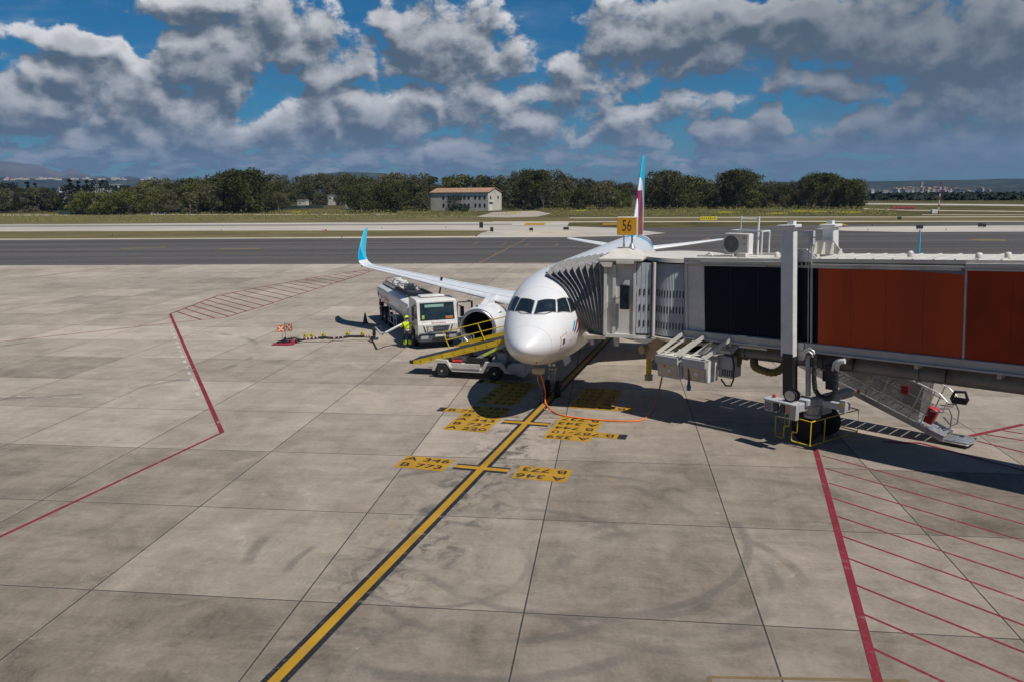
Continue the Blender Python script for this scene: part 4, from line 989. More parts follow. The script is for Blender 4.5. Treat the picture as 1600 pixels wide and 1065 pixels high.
    mb.prism([a2b(2.42, -2.55, 6.47), a2b(2.42, -3.16, 6.47), a2b(2.42, -3.10, 6.22), a2b(2.42, -2.76, 6.22)], a2b(2.56, 0, 0)-a2b(2.42, 0, 0))
    mb.prism([a2b(2.5, -2.75, 6.58), a2b(2.5, -4.2, 6.58), a2b(3.4, -3.6, 6.85), a2b(3.4, -3.0, 6.85)], a2b(5.0, 0, 0)-a2b(3.0, 0, 0))
    mb.build('cab_roof', ROOFW, root)
    mb = MB()
    for k in range(7):
        b_ = -4.10-.09*k; cb(mb, 2.68+.01*(k % 2), 2.72+.01*(k % 2), b_, b_-.088, 3.5, 6.38)
    o = mb.build('slat_curtain', SLAT, root)
    for z in (5.2, 4.56, 3.92):
        mb = MB()
        for k in (1, 3, 5): cb(mb, 2.66, 2.685, -4.12-.09*k, -4.16-.09*k, z-.13, z+.13)
        mb.build('vent_slot_strip', BLACK, o)
    mb = MB(); mb.tube([a2b(2.62, -4.80, 3.45), a2b(2.62, -4.80, 6.4)], .065, 10); mb.build('corner_post', CABW, root, smooth=50)
    mb = MB(); cb(mb, 2.64, 6.5, -4.68, -4.74, 3.4, 6.45); mb.build('cab_back_wall', BLACK, root)
    # mirror on an arm
    mb = MB(); c = a2b(2.36, -3.66, 5.02); rm = Matrix.Rotation(AC_ANG-BR_ANG, 3, 'Z'); mb.box(c, (.09, .40, 1.02), rm, .04); mr = mb.build('mirror', BLACK, root, smooth=40)
    MB().box(a2b(2.31, -3.66, 5.02), (.012, .31, .92), rm).build('mirror_glass', GLASS, mr)
    MB().tube([a2b(2.56, -2.9, 4.72), a2b(2.42, -3.45, 5.0)], .018, 6).build('mirror_arm', STEEL, mr)
    # front sill, rollers and stay under the cab
    mb = MB(); cb(mb, 2.5, 6.7, -1.95, -2.86, 3.22, 3.36); mb.tube([a2b(2.55, -2.0, 3.32), a2b(6.6, -2.0, 3.32)], .12, 10); mb.build('dock_sill', BEIGE, root)
    mb = MB(); cb(mb, 2.6, 2.75, -2.2, -2.35, 2.95, 3.25); cb(mb, 2.6, 2.8, -3.2, -3.4, 2.95, 3.3); mb.prism([a2b(2.6, -3.5, 3.3), a2b(2.6, -4.9, 3.3), a2b(2.6, -4.5, 3.1)], a2b(3.1, 0, 0)-a2b(2.6, 0, 0)); mb.build('under_bracket', STEEL, root)
    # ---- folding canopy: pleated hood from the cab frame to the fuselage
    N = 9; M = 2*N
    nearF = [(-97, 3.52), (-84, 3.26), (-70, 3.10), (-55, 3.05), (-43, 3.2), (-31, 3.40), (-18, 3.6), (-8, 3.78), (3, 4.02)]
    K1, K2 = 12, 6
    def fus_pt(u):
        x = u*(len(nearF)-1); k = min(int(x), len(nearF)-2); f = x-k
        th = lerp(nearF[k][0], nearF[k+1][0], f); s = lerp(nearF[k][1], nearF[k+1][1], f); return fsurf(s, th, .04)
    archA = []; archF = []; nrm = []
    for i in range(K1+1):
        u = i/K1; archA.append(Vector((2.62, -2.80, lerp(3.38, 6.42, u)))); archF.append(fus_pt(u)); nrm.append(Vector((-1, 0, 0)) if i < K1 else Vector((-.7, 0, .7)))
    for i in range(1, K2+1):
        u = i/K2; archA.append(Vector((lerp(2.62, 6.66, u), -2.80, 6.42))); archF.append(fsurf(lerp(4.02, 6.5, u), 3-4*u, .05)); nrm.append(Vector((0, 0, 1)))
    for i in range(1, K1+1):
        u = i/K1; archA.append(Vector((6.66, -2.80, lerp(6.42, 3.38, u)))); archF.append(fsurf(6.55, lerp(-1, -97, u), .05)); nrm.append(Vector((1, 0, 0)))
    rings = []
    for i in range(M+1):
        t_ = i/M; amp = (.13 if i % 2 else -.07)
        rr = []
        for a_, f_, n_ in zip(archA, archF, nrm):
            gap = (a_-f_).length; tt = (i+(.40 if i % 2 else 0))/(M+.4); p = a_.lerp(f_, tt)
            bul = n_*(.10*math.sin(math.pi*t_)*min(1, gap/3.0)*(.6 if n_.z > .9 else .25))
            p = p+n_*amp*min(1.0, gap/3.3)+bul
            rr.append(a2b(p.x, p.y, p.z))
        rings.append(rr)
    mb = MB(); mb.loft(rings, False, wrap=False); cn = mb.build('canopy', PLEAT, root)
    mb = MB()
    for i in range(1, M, 2):
        mb.tube([rings[i][k] for k in range(len(archA))], .018, 5)
    mb.build('canopy_ribs_set', PLEATR, cn, smooth=60)
    mb = MB(); mb.tube([r+Vector((0, 0, 0)) for r in rings[M]], .07, 8); mb.build('canopy_seal', PLEATR, cn, smooth=60)
    cab_parts = set(root.children_recursive)-pre_cab
    # yellow jack leg and hanging cabinet under the rotunda
    mb = MB(); mb.box((-3.3, 1.2, 2.55), (1.05, .8, .95), bev=.03); mb.build('hanging_cabinet', BEIGE, root, smooth=30)
    mb = MB(); mb.lathe([(0, .22), (.5, .2)], (-3.85, 1.0, 2.5), (0, -1, 0), 14, True); mb.build('cabinet_bulge', BEIGE, root, smooth=40)
    mb = MB(); mb.tube([(-3.75, .95, 2.2), (-3.75, .95, 1.25)], .13, 12); mb.build('jack_leg', YELLOW, root, smooth=50)
    mb = MB(); mb.lathe([(0, .2), (.14, .17), (.16, .2), (.24, .2)], (-3.75, .95, 1.05), (0, 0, 1), 12, True); mb.build('jack_foot', BEIGE, root, smooth=40)
    mb = MB(); tbox(mb, -2.6, .9, .2, 1.6, 3.30, 3.42); tbox(mb, -2.4, -1.5, .0, .5, 3.05, 3.15); mb.build('under_frame', BEIGE, root)
    # bring the survey sketch coordinates onto the surveyed heading and scale of the bridge
    cb_, sb_ = math.cos(-.14), math.sin(-.14)
    for o in root.children_recursive:
        if o in cab_parts or o.type != 'MESH': continue
        wheel_like = o.name.split('.')[0] in ('wheel', 'hub')
        for v in o.data.vertices:
            x, y, z = v.co
            if o in bogie_parts:
                dx, dy = x-3.80, y-1.36
                if o.name.startswith('wheel_guard'): dx *= .78
                v.co = (4.33+dx*cb_-dy*sb_, .90+dx*sb_+dy*cb_, z if wheel_like or o.name.startswith('wheel_guard') else z*.87)
            else: v.co = remap(x, y, z)
    return root
def remap(x, y, z):
    r = (7.412+.578*x)/(30.797-.816*x); X = (30.797*r-7.412)/(.711+.703*r)
    k = 1.04*(30.797-.703*X)/(30.797-.816*x)
    zz = z-(9.414-z)*(k-1) if z >= 3 else z*(3-(9.414-3)*(k-1))/3
    return (X*1.04, y*1.04, zz)
bridge()

# ground power converters hanging under the bridge
def converter(x, y, z, label, arms):
    c = BR0+BRX*x+BRY*y
    root = thing('power_converter', label, 'power converter', (c.x, c.y, z), BR_ANG, 'power converters under the bridge'); root.scale = (1.04, 1.04, 1.0)
    mb = MB(); mb.prism([(-.5, -.42, .9), (-.5, .43, .9), (-.5, .43, 0), (-.5, -.30, 0)], (1.0, 0, 0)); mb.build('cabinet', GREYP, root)
    mb = MB(); mb.box((.513, .06, .45), (.02, .72, .86)); mb.build('side_panel', WHITE, root)
    mb = MB(); mb.prism([(-.40, -.385, .55), (.40, -.385, .55), (.40, -.33, .05), (-.40, -.33, .05)], (0, .02, 0)); mb.build('front_recess', BEIGE, root)
    mb = MB(); mb.box((0, -.46, .755), (1.02, .10, .31), bev=.01); mb.build('hood', GREYP, root)
    MB().box((0.08, -.39, .32), (.16, .02, .12), Matrix.Rotation(-.1, 3, 'X')).build('label_plate', WHITE, root)
    mb = MB(); mb.box((0, .0, .93), (1.06, .9, .05)); mb.build('top_plate', CREAM, root)
    mb = MB()
    for xx in arms: mb.bar((xx, -.44, .98), (xx+.60, .36, 1.72), .09, .13)
    for xx in (-.2, .25): mb.bar((xx, -.3, .98), (xx+.55, .5, 1.62), .07, .07)
    mb.build('hanger_arm', ROOFW, root)
    return root
converter(-1.07, -.57, 1.80, 'grey power converter box with orange cable, left of the pair under the bridge', (-.45, .5))
cv = converter(.17, -.55, 1.84, 'grey power converter box with blue plug, right of the pair under the bridge', (.42,))
mb = MB(); mb.tube([(-.28, -.35, .5), (-.26, -.36, .1), (-.25, -.36, -.05)], .045, 8); mb.build('cable_stub', mat('brown_cable', (.16, .06, .04), .6), cv)
mb = MB(); mb.lathe([(0, .06), (.05, .085), (.2, .085), (.22, .06), (.36, .055)], (-.25, -.36, -.4), (0, 0, 1), 12, True); mb.build('blue_plug', mat('blue_plastic', (.015, .10, .22), .45), cv, smooth=40)
c = BR0+BRX*.98+BRY*.22
lv = thing('louvred_cabinet', 'grey louvred cabinet with a black hose loop beside the right power converter', 'cabinet', (c.x, c.y, 1.98), BR_ANG)
MB().box((0, .1, .42), (.62, .7, .86), bev=.02).build('cabinet', GREYP, lv, smooth=30)
mb = MB()
for k in range(5): mb.box((-.05+.1*k-.05, -.258, .2), (.05, .02, .26))
mb.build('louvre', DARK, lv)
mb = MB(); mb.tube([(.0, -.3, .95), (.34, -.33, .9), (.42, -.33, .6), (.42, -.33, .0), (.30, -.3, -.28), (.05, -.25, -.32), (-.2, -.2, -.1)], .035, 8); mb.build('hose_loop', BLACK, lv, smooth=60)

# orange supply cable from converter to the nose socket
def catm(P, n=8):
    P = [Vector(p) for p in P]; o = []
    for k in range(len(P)-1):
        p0, p1, p2, p3 = P[max(k-1, 0)], P[k], P[k+1], P[min(k+2, len(P)-1)]
        for i in range(n):
            f = i/n; o.append(.5*((2*p1)+(p2-p0)*f+(2*p0-5*p1+4*p2-p3)*f*f+(3*p1-p0-3*p2+p3)*f**3))
    return o+[P[-1]]
a = acw(2.3, -.1, 1.72); b = BR0+BRX*-1.2+BRY*-1.03+Vector((0, 0, 2.3))
path = [a, acw(2.7, -.12, 1.35), gp(852, 612, .55), gp(853, 630, .06), gp(870, 645.5, .03), gp(905, 652.5, .03), gp(960, 657, .03), gp(1000, 656, .03), gp(1016, 645, .03), gp(1026, 622, .35), gp(1032, 600, .9), b]
tag(MB().tube(catm(path), .036, 7).build('power_cable', ORANGE, None, smooth=60), 'orange power cable looping over the apron from nose socket to bridge', 'cable')
path = [a+Vector((-.06, .1, 0)), acw(2.6, .05, 1.3), gp(846, 608, .5), gp(848, 628, .03), gp(852, 640, .02), gp(862, 640, .02)]
tag(MB().tube(catm(path), .02, 6).build('ground_lead', mat('thin_pink_cable', (.42, .24, .18), .6), None, smooth=60), 'thin pinkish cable hanging from the nose socket beside the orange cable', 'cable')

# stand number sign on the cab roof
c = acw(4.1, -3.45); sg = thing('stand_sign', 'yellow illuminated stand number sign 56 on the cab roof', 'sign', (c.x, c.y, 6.84), math.atan2(-AXA.y, -AXA.x)+math.pi/2+.10)
for x in (-.12, .22):
    mb = MB(); mb.tube([(x, 0, 0), (x, 0, .62)], .045 if x > 0 else .03, 8); mb.lathe([(0, .16), (.03, .15), (.22, .06)], (x, 0, 0), (0, 0, 1), 8, True) if x > 0 else mb.box((x, 0, .06), (.1, .1, .3)); mb.build('post', STEEL, sg, smooth=40)
MB().box((.02, .06, .94), (.86, .34, .76), bev=.02).build('case', CREAM, sg, smooth=30)
f = MB().box((.0, -.118, .94), (.78, .02, .70)).build('face', SIGNYEL, sg)
MB().text('56', (0, -.131, .94), (.62, 0, 0), (0, 0, 1.0), .66).build('numerals', BLACK, f)
f = MB().box((.455, .06, .94), (.02, .26, .70)).build('face', SIGNYEL, sg)

# rooftop air conditioner
p = BR0+BRX*.74+BRY*1.05
ac = thing('air_conditioner', 'cream rooftop air conditioner unit with round fan grille on the bridge', 'air conditioner', (p.x, p.y, 6.66), BR_ANG)
MB().box((0, 0, .48), (1.02, .38, .82), bev=.02).build('casing', mat('ac_cream', (.55, .52, .46), .5, var=.05, dirt=(.3, .25, .2), dirt_amt=.4), ac, smooth=30)
MB().box((.522, 0, .48), (.02, .34, .78)).build('side_panel', WHITE, ac)
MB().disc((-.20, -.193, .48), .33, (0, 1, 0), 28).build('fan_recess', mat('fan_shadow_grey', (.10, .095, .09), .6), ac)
mb = MB()
for r_ in (.33, .27, .21, .15, .09): mb.tube([(-.20+r_*math.cos(R(15*k)), -.205, .48+r_*math.sin(R(15*k))) for k in range(24)], .007, 5, closed=True)
for k in range(12): mb.tube([(-.20, -.205, .48), (-.20+.33*math.cos(R(30*k)), -.205, .48+.33*math.sin(R(30*k)))], .006, 4)
mb.build('fan_grille', mat('grille_grey', (.28, .27, .25), .5), ac)
mb = MB()
def dia(cx, cz, an, r_=.075):
    d = Vector((math.sin(an), 0, math.cos(an))); n = Vector((d.z, 0, -d.x)); o = Vector((cx, -.197, cz)); mb.add([o, o+d*r_*.5+n*r_*.3, o+d*r_, o+d*r_*.5-n*r_*.3], [[0, 1, 2, 3]])
for k in range(3): dia(.34, .72, R(120*k))
mb.build('emblem', REDP, ac)
MB().box((.34, -.195, .48), (.1, .01, .02)).build('nameplate', DARK, ac)
mb = MB()
for x in (-.46, .46): mb.box((x, 0, .035), (.1, .5, .07))
mb.bar((-.6, .0, .02), (.9, .0, .02), .3, .04); mb.build('foot_rail', CREAM, ac)
fr = thing('access_frame', 'white tubular frame standing behind the rooftop air conditioner', 'frame', (p.x, p.y, 6.65), BR_ANG)
mb = MB()
for x in (-.15, .60): mb.tube([(x, .42, 0), (x, .42, 1.55)], .03 if x < 0 else .045, 8)
mb.tube([(-.15, .42, 1.45), (.60, .42, 1.45)], .02, 6); mb.build('upright_rails', WHITE, fr, smooth=50)
mb = MB()
for q in ((-.55, .35, .98), (.80, .35, .98)): mb.bar(q, (q[0], .95, .98), .05)
mb.bar((-.55, .35, .98), (.8, .35, .98), .06); mb.bar((-.55, .95, .98), (.8, .95, .98), .06); mb.bar((.8, .35, 0), (.8, .35, .98), .05); mb.bar((.8, .95, 0), (.8, .95, .98), .05); mb.bar((-.55, .95, 0), (-.55, .95, .98), .05)
mb.build('shelf_frame', WHITE, fr)

# service stairs on the far side of the bridge
def stairs():
    p = BR0+BRX*8.0+BRY*3.75; root = thing('service_stairs', 'aluminium service stairs with mesh sides leaning down behind the bridge column', 'stairs', (p.x, p.y, 0), BR_ANG)
    L = 8.5; an = math.atan(.355); ux = Vector((-math.cos(an), 0, math.sin(an))); un = Vector((math.sin(an), 0, math.cos(an))); o = Vector((.1, 0, .22))
    def q(l, y, h): return o+ux*l+un*h+Vector((0, y, 0))
    for y in (-.52, .52):
        mb = MB(); mb.bar(q(0, y, 0), q(L, y, 0), .06, .22); mb.build('stringer', ALU, root)
    mb = MB()
    n = 22
    for i in range(n):
        c = q(.25+i*(L-.4)/n, 0, .03); mb.box(c, (.33, .98, .03), Matrix.Rotation(an*.85, 3, 'Y')); 
    mb.build('treads_set', STEEL, root)
    for y in (-.55, .55):
        mb = MB()
        for l in (.9, 1.35, 2.55, 3.1, 4.5, 5.1, 6.4, 7.0): mb.tube([q(l, y, .05), q(l+.05, y, 1.5)], .03, 6)
        for h in (.55, 1.0, 1.5): mb.tube([q(.8, y, h), q(L, y, h)], .022, 6)
        mb.tube([q(.8, y, 1.5), q(.45, y, 1.35), q(.4, y, .9), q(.8, y, .75)], .024, 6)
        mb.build('handrail', ALU, root, smooth=50)
        MB().prism([q(1.0, y*1.0, .14), q(L, y, .14), q(L, y, 1.45), q(1.35, y, 1.45)], (0, .004, 0)).build('mesh_panel', meshmat(), root)
    mb = MB(); mb.box(o+Vector((.35, 0, -.08)), (1.0, 1.1, .06), bev=.02); mb.tube([o+Vector((.0, -.5, -.02)), o+Vector((.8, -.5, -.02)), o+Vector((.9, -.35, -.02)), o+Vector((.9, .35, -.02)), o+Vector((.8, .5, -.02)), o+Vector((0, .5, -.02))], .03, 8); mb.build('foot_platform', STEEL, root, smooth=40)
    for y in (-.45, .45): MB().lathe([(-.06, .11), (.06, .11)], (.45, y, .11), (0, 1, 0), 14, True).build('castor', RUBBER, root)
    MB().box(q(.75, -.35, .55), (.36, .3, .62), Matrix.Rotation(.35, 3, 'Y'), .03).build('red_box', REDP, root, smooth=30)
    MB().box(q(1.9, -.60, 1.05), (.26, .02, .32), Matrix.Rotation(0, 3, 'Y')).build('warning_plate', REDP, root)
    for y in (-.35, .45):
        mb = MB(); c = q(.45, y, .55); mb.tube([c+Vector((0, 0, .4)), c+Vector((.3, 0, .45)), c+Vector((.42, 0, .2)), c+Vector((.40, 0, -.25)), c+Vector((.2, 0, -.4)), c+Vector((-.1, 0, -.1))], .03, 6); mb.build('hoop_handle', STEEL, root, smooth=50)
    mb = MB(); c = q(.55, .45, 1.2); mb.tube([c, c+Vector((.1, 0, .28)), c+Vector((.45, 0, .32)), c+Vector((.55, 0, .05)), c+Vector((.5, 0, -.1)), c+Vector((.05, 0, -.12))], .06, 8, closed=True); mb.box(c+Vector((.28, 0, .0)), (.4, .1, .16)); mb.build('black_tow_hoop', BLACK, root, smooth=40)
def meshmat():
    if 'mesh_sheet' in MATS: return MATS['mesh_sheet']
    m = bpy.data.materials.new('mesh_sheet'); m.use_nodes = True; t = NT(m.node_tree); bs = t.n['Principled BSDF']
    bs.inputs['Base Color'].default_value = (.26, .26, .25, 1); bs.inputs['Roughness'].default_value = .6
    n = t.noise(t.add('ShaderNodeTexCoord').outputs['Object'], 1.5, 4, .6); t.put(bs.inputs['Alpha'], t.ss(n, .3, .7, .42, .62))
    MATS['mesh_sheet'] = m; return m
stairs()

# terminal building behind the camera position: the photograph is taken from its window
tb = thing('terminal_building', 'long terminal building with a glazed front facing the aircraft stand', 'building', (10, -2.2, 0))
MB().box((0, -15, 7.5), (190, 30, 15)).build('wall', mat('terminal_cladding', (.30, .29, .28), .6, var=.1), tb)
for k in range(30): MB().box((-87+6*k, .06, 9.2), (5.4, .1, 6.0)).build('window', GLASS, tb)
MB().box((0, -14, 15.2), (192, 32, .4)).build('roof', ROOFW, tb)

# ================================================================== FUEL TRUCK
def wheel_pair(parent, x, y, r, w, rim, side):
    mb = MB(); mb.lathe([(-w/2, r*.55), (-w/2, r*.84), (-w*.42, r*.95), (-w*.2, r), (w*.2, r), (w*.42, r*.95), (w/2, r*.84), (w/2, r*.55)], (x, y, r), (0, 1, 0), 30, True)
    wh = mb.build('wheel', RUBBER, parent, smooth=40)
    mb = MB(); o = side*w/2
    mb.lathe([(o*1.02, r*.56), (o*.9, r*.5), (o*.55, r*.40), (o*.5, r*.24), (o*1.0, r*.2), (o*1.02, .01)], (x, y, r), (0, 1, 0), 22); mb.build('rim', rim, wh, smooth=40)
    return wh
def truck():
    fw = Vector((.335, -.942, 0)).normalized(); lf = Vector((-fw.y, fw.x, 0))
    o = gp(650.5, 539.4)+fw*1.40+lf*1.05
    root = thing('fuel_truck', 'white aviation fuel tanker truck with its door open under the wing', 'truck', o, math.atan2(fw.y, fw.x))
    TKW = mat('tank_white', (.70, .70, .71), .32, var=.04, dirt=(.42, .36, .30), dirt_amt=.4, scale=1.2, coat=.2)
    CABP = mat('truck_cab_white', (.68, .67, .64), .35, var=.05, dirt=(.4, .34, .27), dirt_amt=.4, coat=.2)
    # tank: rounded body sloping in towards the skirts
    prof = [(-.62, .95), (-1.22, 1.62), (-1.27, 2.05), (-1.18, 2.38), (-.86, 2.58), (-.4, 2.64), (.4, 2.64), (.86, 2.58), (1.18, 2.38), (1.27, 2.05), (1.22, 1.62), (.62, .95)]
    mb = MB(); rings = []
    for x, k, dz in ((-13.0, .86, .12), (-12.85, 1, 0), (-8.4, 1, 0), (-8.2, 1, 0), (-2.75, 1, -.06), (-2.62, .9, -.02)):
        rings.append([Vector((x, y*k, 1.8+(z-1.8)*k+dz)) for y, z in prof])
    mb.loft(rings); tank = mb.build('tank', TKW, root, smooth=38)
    for sg in (-1, 1):
        mb = MB(); mb.box((-8.6, sg*.62, 2.74), (8.2, .10, .20)); mb.box((-8.6, sg*.78, 2.66), (8.2, .22, .04)); 
        for k in range(16): mb.box((-12.4+k*.52, sg*.74, 2.72), (.05, .24, .12))
        mb.build('walkway_rail', mat('walkway_grey', (.24, .24, .245), .6, .3), tank)
    mb = MB(); mb.box((-9.0, 0, 2.68), (7.4, 1.1, .06)); mb.build('top_deck', ROOFW, tank)
    for x, s in ((-11.4, .95), (-9.6, .8), (-7.4, .7)):
        mb = MB(); mb.box((x, .05, 2.84), (s, .85, .30), bev=.08); mb.lathe([(0, .3), (.14, .3), (.16, .2)], (x+.25, -.05, 2.98), (0, 0, 1), 18, True); mb.build('hatch', WHITE, tank, smooth=40)
        MB().tube([(x-.3, -.3, 3.0), (x-.3, .3, 3.08), (x+.6, .35, 2.95)], .035, 6).build('vent_pipe', STEEL, tank, smooth=50)
    mb = MB(); mb.box((-4.2, 0, 2.62), (2.9, 1.5, .08)); mb.build('front_deck', mat('deck_grey', (.19, .19, .20), .6), tank)
    mb = MB(); mb.tube([(-12.9, -.5, 2.75), (-12.9, -.5, 3.0), (-12.9, .5, 3.0), (-12.9, .5, 2.75)], .03, 6); mb.build('end_rail', BLACK, tank)
    # company name and small marks on the side
    def side_text(tx, x, z, size, m_, name):
        mb = MB(); t_ = .0; ex = Vector((1, 0, 0)); nx = Vector((0, -1, 0))
        s0, s1 = Vector((x, -1.285, 2.05)), None
        ey = (Vector((0, -1.27, 2.05))-Vector((0, -1.22, 1.62))).normalized()
        mb.text(tx, Vector((x, -1.27-.015+(-.05)*(1.8-z)/.43*-1*0-.0, z)), ex, ey, size, 'LEFT'); return mb.build(name, m_, tank)
    side_text('Sky', -11.5, 1.86, .62, mat('lettering_dark', (.05, .05, .06), .5), 'lettering')
    side_text('tanking', -10.2, 1.86, .62, REDP, 'lettering')
    side_text('JET A-1', -4.9, 1.92, .26, mat('lettering_grey', (.12, .10, .10), .5), 'lettering')
    MB().prism([(-12.5, -1.262, 1.75), (-12.2, -1.262, 1.75), (-12.2, -1.275, 2.05), (-12.5, -1.275, 2.05)], (0, -.012, 0)).build('red_diamond', REDP, tank)
    # chassis, pump cabinet and side ladder
    mb = MB(); mb.box((-6.6, 0, .92), (12.4, .9, .28)); mb.box((-12.6, 0, .75), (.5, 2.3, .25)); mb.build('chassis', BLACK, root)
    mb = MB(); mb.prism([(-4.9, -1.15, 1.65), (-2.8, -1.15, 1.65), (-2.8, -1.0, .55), (-4.3, -1.0, .55)], (0, .5, 0)); mb.build('pump_cabinet', mat('pump_beige', (.42, .37, .26), .5, dirt=(.2, .15, .1), dirt_amt=.5), root)
    mb = MB()
    for z in (1.55, 1.0, .5): mb.tube([(-8.4, -1.28, z), (-6.4+(z-.5)*.3, -1.28, z-.1)], .025, 6)
    for x in (-8.4, -7.2, -6.3): mb.tube([(x, -1.28, 1.6), (x+.3, -1.28, .42)], .025, 6)
    mb.build('side_guard', WHITE, root)
    MB().box((-13.25, -.9, 1.0), (.5, .3, .3), bev=.04).build('rear_box', DARK, root)
    MB().box((-12.96, -1.05, 1.2), (.1, .12, .5)).build('tail_light', REDP, root)
    for x in (-1.40, -9.0, -10.4, -11.75):
        for sg in (-1, 1): wheel_pair(root, x, sg*1.08, .50, .34, WHITE if x > -2 else STEEL, sg)
    # cab
    def ring(x, zs): return zs
    mb = MB()
    sec = [(-2.35, 1.22, .62, 2.86), (-.55, 1.22, .62, 2.90), (-.22, 1.20, .62, 2.78), (-.02, 1.18, .66, 1.55)]
    side = [(-2.35, .62), (-2.35, 2.80), (-1.9, 2.92), (-.5, 2.90), (-.24, 2.80), (-.08, 1.62), (.0, 1.45), (.0, .92), (-.06, .62), (-.75, .62), (-.85, 1.08), (-1.40, 1.28), (-1.95, 1.08), (-2.05, .62)]
    mb.prism([(x, -1.22, z) for x, z in side], (0, 2.44, 0)); cabo = mb.build('cab', CABP, root, smooth=25)
    mb = MB(); mb.prism([(-.245, -1.04, 2.72), (-.245, 1.04, 2.72), (-.098, 1.06, 1.70), (-.098, -1.06, 1.70)], (.02, 0, .003)); ws = mb.build('windscreen', TGLASS, cabo)
    mb = MB(); mb.prism([(-.205, -.75, 2.62), (-.205, .42, 2.62), (-.185, .42, 2.46), (-.185, -.75, 2.46)], (.006, 0, 0)); mb.build('sun_visor', mat('pale_green_visor', (.25, .42, .36), .6), ws)
    MB().box((-.085, .72, 1.83), (.02, .46, .15)).build('orange_placard', mat('orange_card', (.6, .22, .05), .7), ws)
    MB().box((-.085, -.88, 1.90), (.02, .16, .22)).build('green_card', mat('green_card', (.4, .5, .12), .7), ws)
    mb = MB()
    for y0, y1 in ((-.9, -.1), (.0, .8)): mb.tube([(-.07, y0, 1.73), (-.09, y1, 1.80)], .015, 5)
    mb.build('wipers_pair', BLACK, ws)
    mb = MB(); mb.prism([(.004, -.72, 1.36), (.004, .72, 1.36), (.004, .60, 1.02), (.004, -.60, 1.02)], (.02, 0, 0)); gr = mb.build('grille', DARK, cabo)
    MB().text('MAN', (.03, .02, 1.19), (0, 1.5, 0), (0, 0, 1), .22).build('nameplate', mat('chrome_letters', (.5, .5, .52), .3, .9), gr)
    MB().box((.03, .02, 1.37), (.012, .22, .04)).build('lion_badge', STEEL, gr)
    MB().text('Skytanking', (-.012, .05, 1.53), (0, 1.1, 0), (.0, 0, 1), .19).build('lettering', REDP, cabo)
    MB().box((.035, -.50, 1.19), (.02, .34, .30)).build('hazard_plate', mat('hazard_plate_white', (.5, .48, .42), .6, var=.5, scale=9), gr)
    for sg in (-1, 1): MB().prism([(.003, sg*.92, 1.40), (.003, sg*.86, 1.40), (.003, sg*.72, 1.0), (.003, sg*.80, 1.0)], (.015, 0, 0)).build('air_slot', BLACK, cabo)
    mb = MB(); mb.box((-.32, 0, .66), (.86, 2.46, .50), bev=.1); mb.box((-.1, 0, .93), (.5, 2.3, .06)); bp = mb.build('bumper', mat('bumper_grey', (.07, .085, .11), .5), root, smooth=40)
    for sg in (-1, 1): MB().box((.115, sg*.86, .72), (.02, .44, .20), bev=.005).build('headlight', mat('headlamp', (.45, .46, .48), .15, .3), bp)
    MB().box((.118, .1, .80), (.012, .62, .14)).build('number_plate', WHITE, bp); MB().box((.116, .1, .60), (.012, 1.0, .14)).build('lower_intake', BLACK, bp)
    mb = MB(); mb.prism([(-1.05, -1.232, 2.62), (-.35, -1.232, 2.60), (-.22, -1.232, 1.75), (-1.05, -1.232, 1.75)], (0, .01, 0)); mb.build('side_window', TGLASS, cabo)
    for sg in (-1,):
        mb = MB(); mb.tube([(-.25, -1.22, 2.62), (-.12, -1.50, 2.6)], .025, 6); mb.box((-.12, -1.48, 2.3), (.12, .16, .62), bev=.04); mb.box((-.12, -1.48, 1.85), (.12, .16, .26), bev=.04); mb.build('mirror', BLACK, cabo, smooth=40)
    # open driver door, swung out on its front hinge
    dn = Vector((.30, .954, 0)); h = Vector((-.35, 1.24, 0)); 
    def D(u, z): return h+dn*u*1.0+Vector((0, 0, z))
    th_ = Vector((.954, -.30, 0))*.05
    mb = MB(); mb.prism([D(0, 1.05), D(.95, 1.0), D(.95, 1.78), D(0, 1.72)], th_); mb.tube([D(.02, 1.7), D(.06, 2.55), D(.14, 2.66), D(.92, 2.70), D(.95, 2.62), D(.95, 1.75)], .045, 6); dr = mb.build('door', CABP, root, smooth=40)
    mb = MB(); mb.tube([D(.70, 2.72), D(.95, 2.70), D(.95, 1.7)], .06, 6); mb.build('door_seal', DARK, dr)
    mb = MB(); c = D(.36, 2.12)+th_*3; mb.box(c, (.14, .24, .62), Matrix.Rotation(-.3, 3, 'Z'), .04); mb.box(c-Vector((0, 0, .5)), (.14, .24, .26), Matrix.Rotation(-.3, 3, 'Z'), .04); mb.tube([c+Vector((0, 0, .3)), D(.04, 2.5)], .025, 5); mb.build('mirror', BLACK, dr, smooth=40)
    mb = MB(); mb.tube([D(.05, 1.5)+th_, D(.2, 1.2)+th_], .03, 5); mb.box((-.9, 1.05, .75), (.9, .3, .6)); mb.build('entry_step', DARK, root)
    # hydrant boom pole seen standing behind the cab
    mb = MB(); mb.tube([(-2.7, .75, 2.5), (-2.7, .95, 3.5), (-2.7, 1.0, 3.95)], [.06, .05, .09], 8); mb.tube([(-2.7, 1.0, 3.5), (-2.7, 1.25, 3.2)], .05, 6); mb.build('fuelling_hose', BLACK, root, smooth=50)
    mb = MB(); mb.box((-1.5, 0, 2.99), (.8, 1.5, .12), bev=.04); mb.build('roof_hatch', CABP, cabo, smooth=40)
    return root
truck()

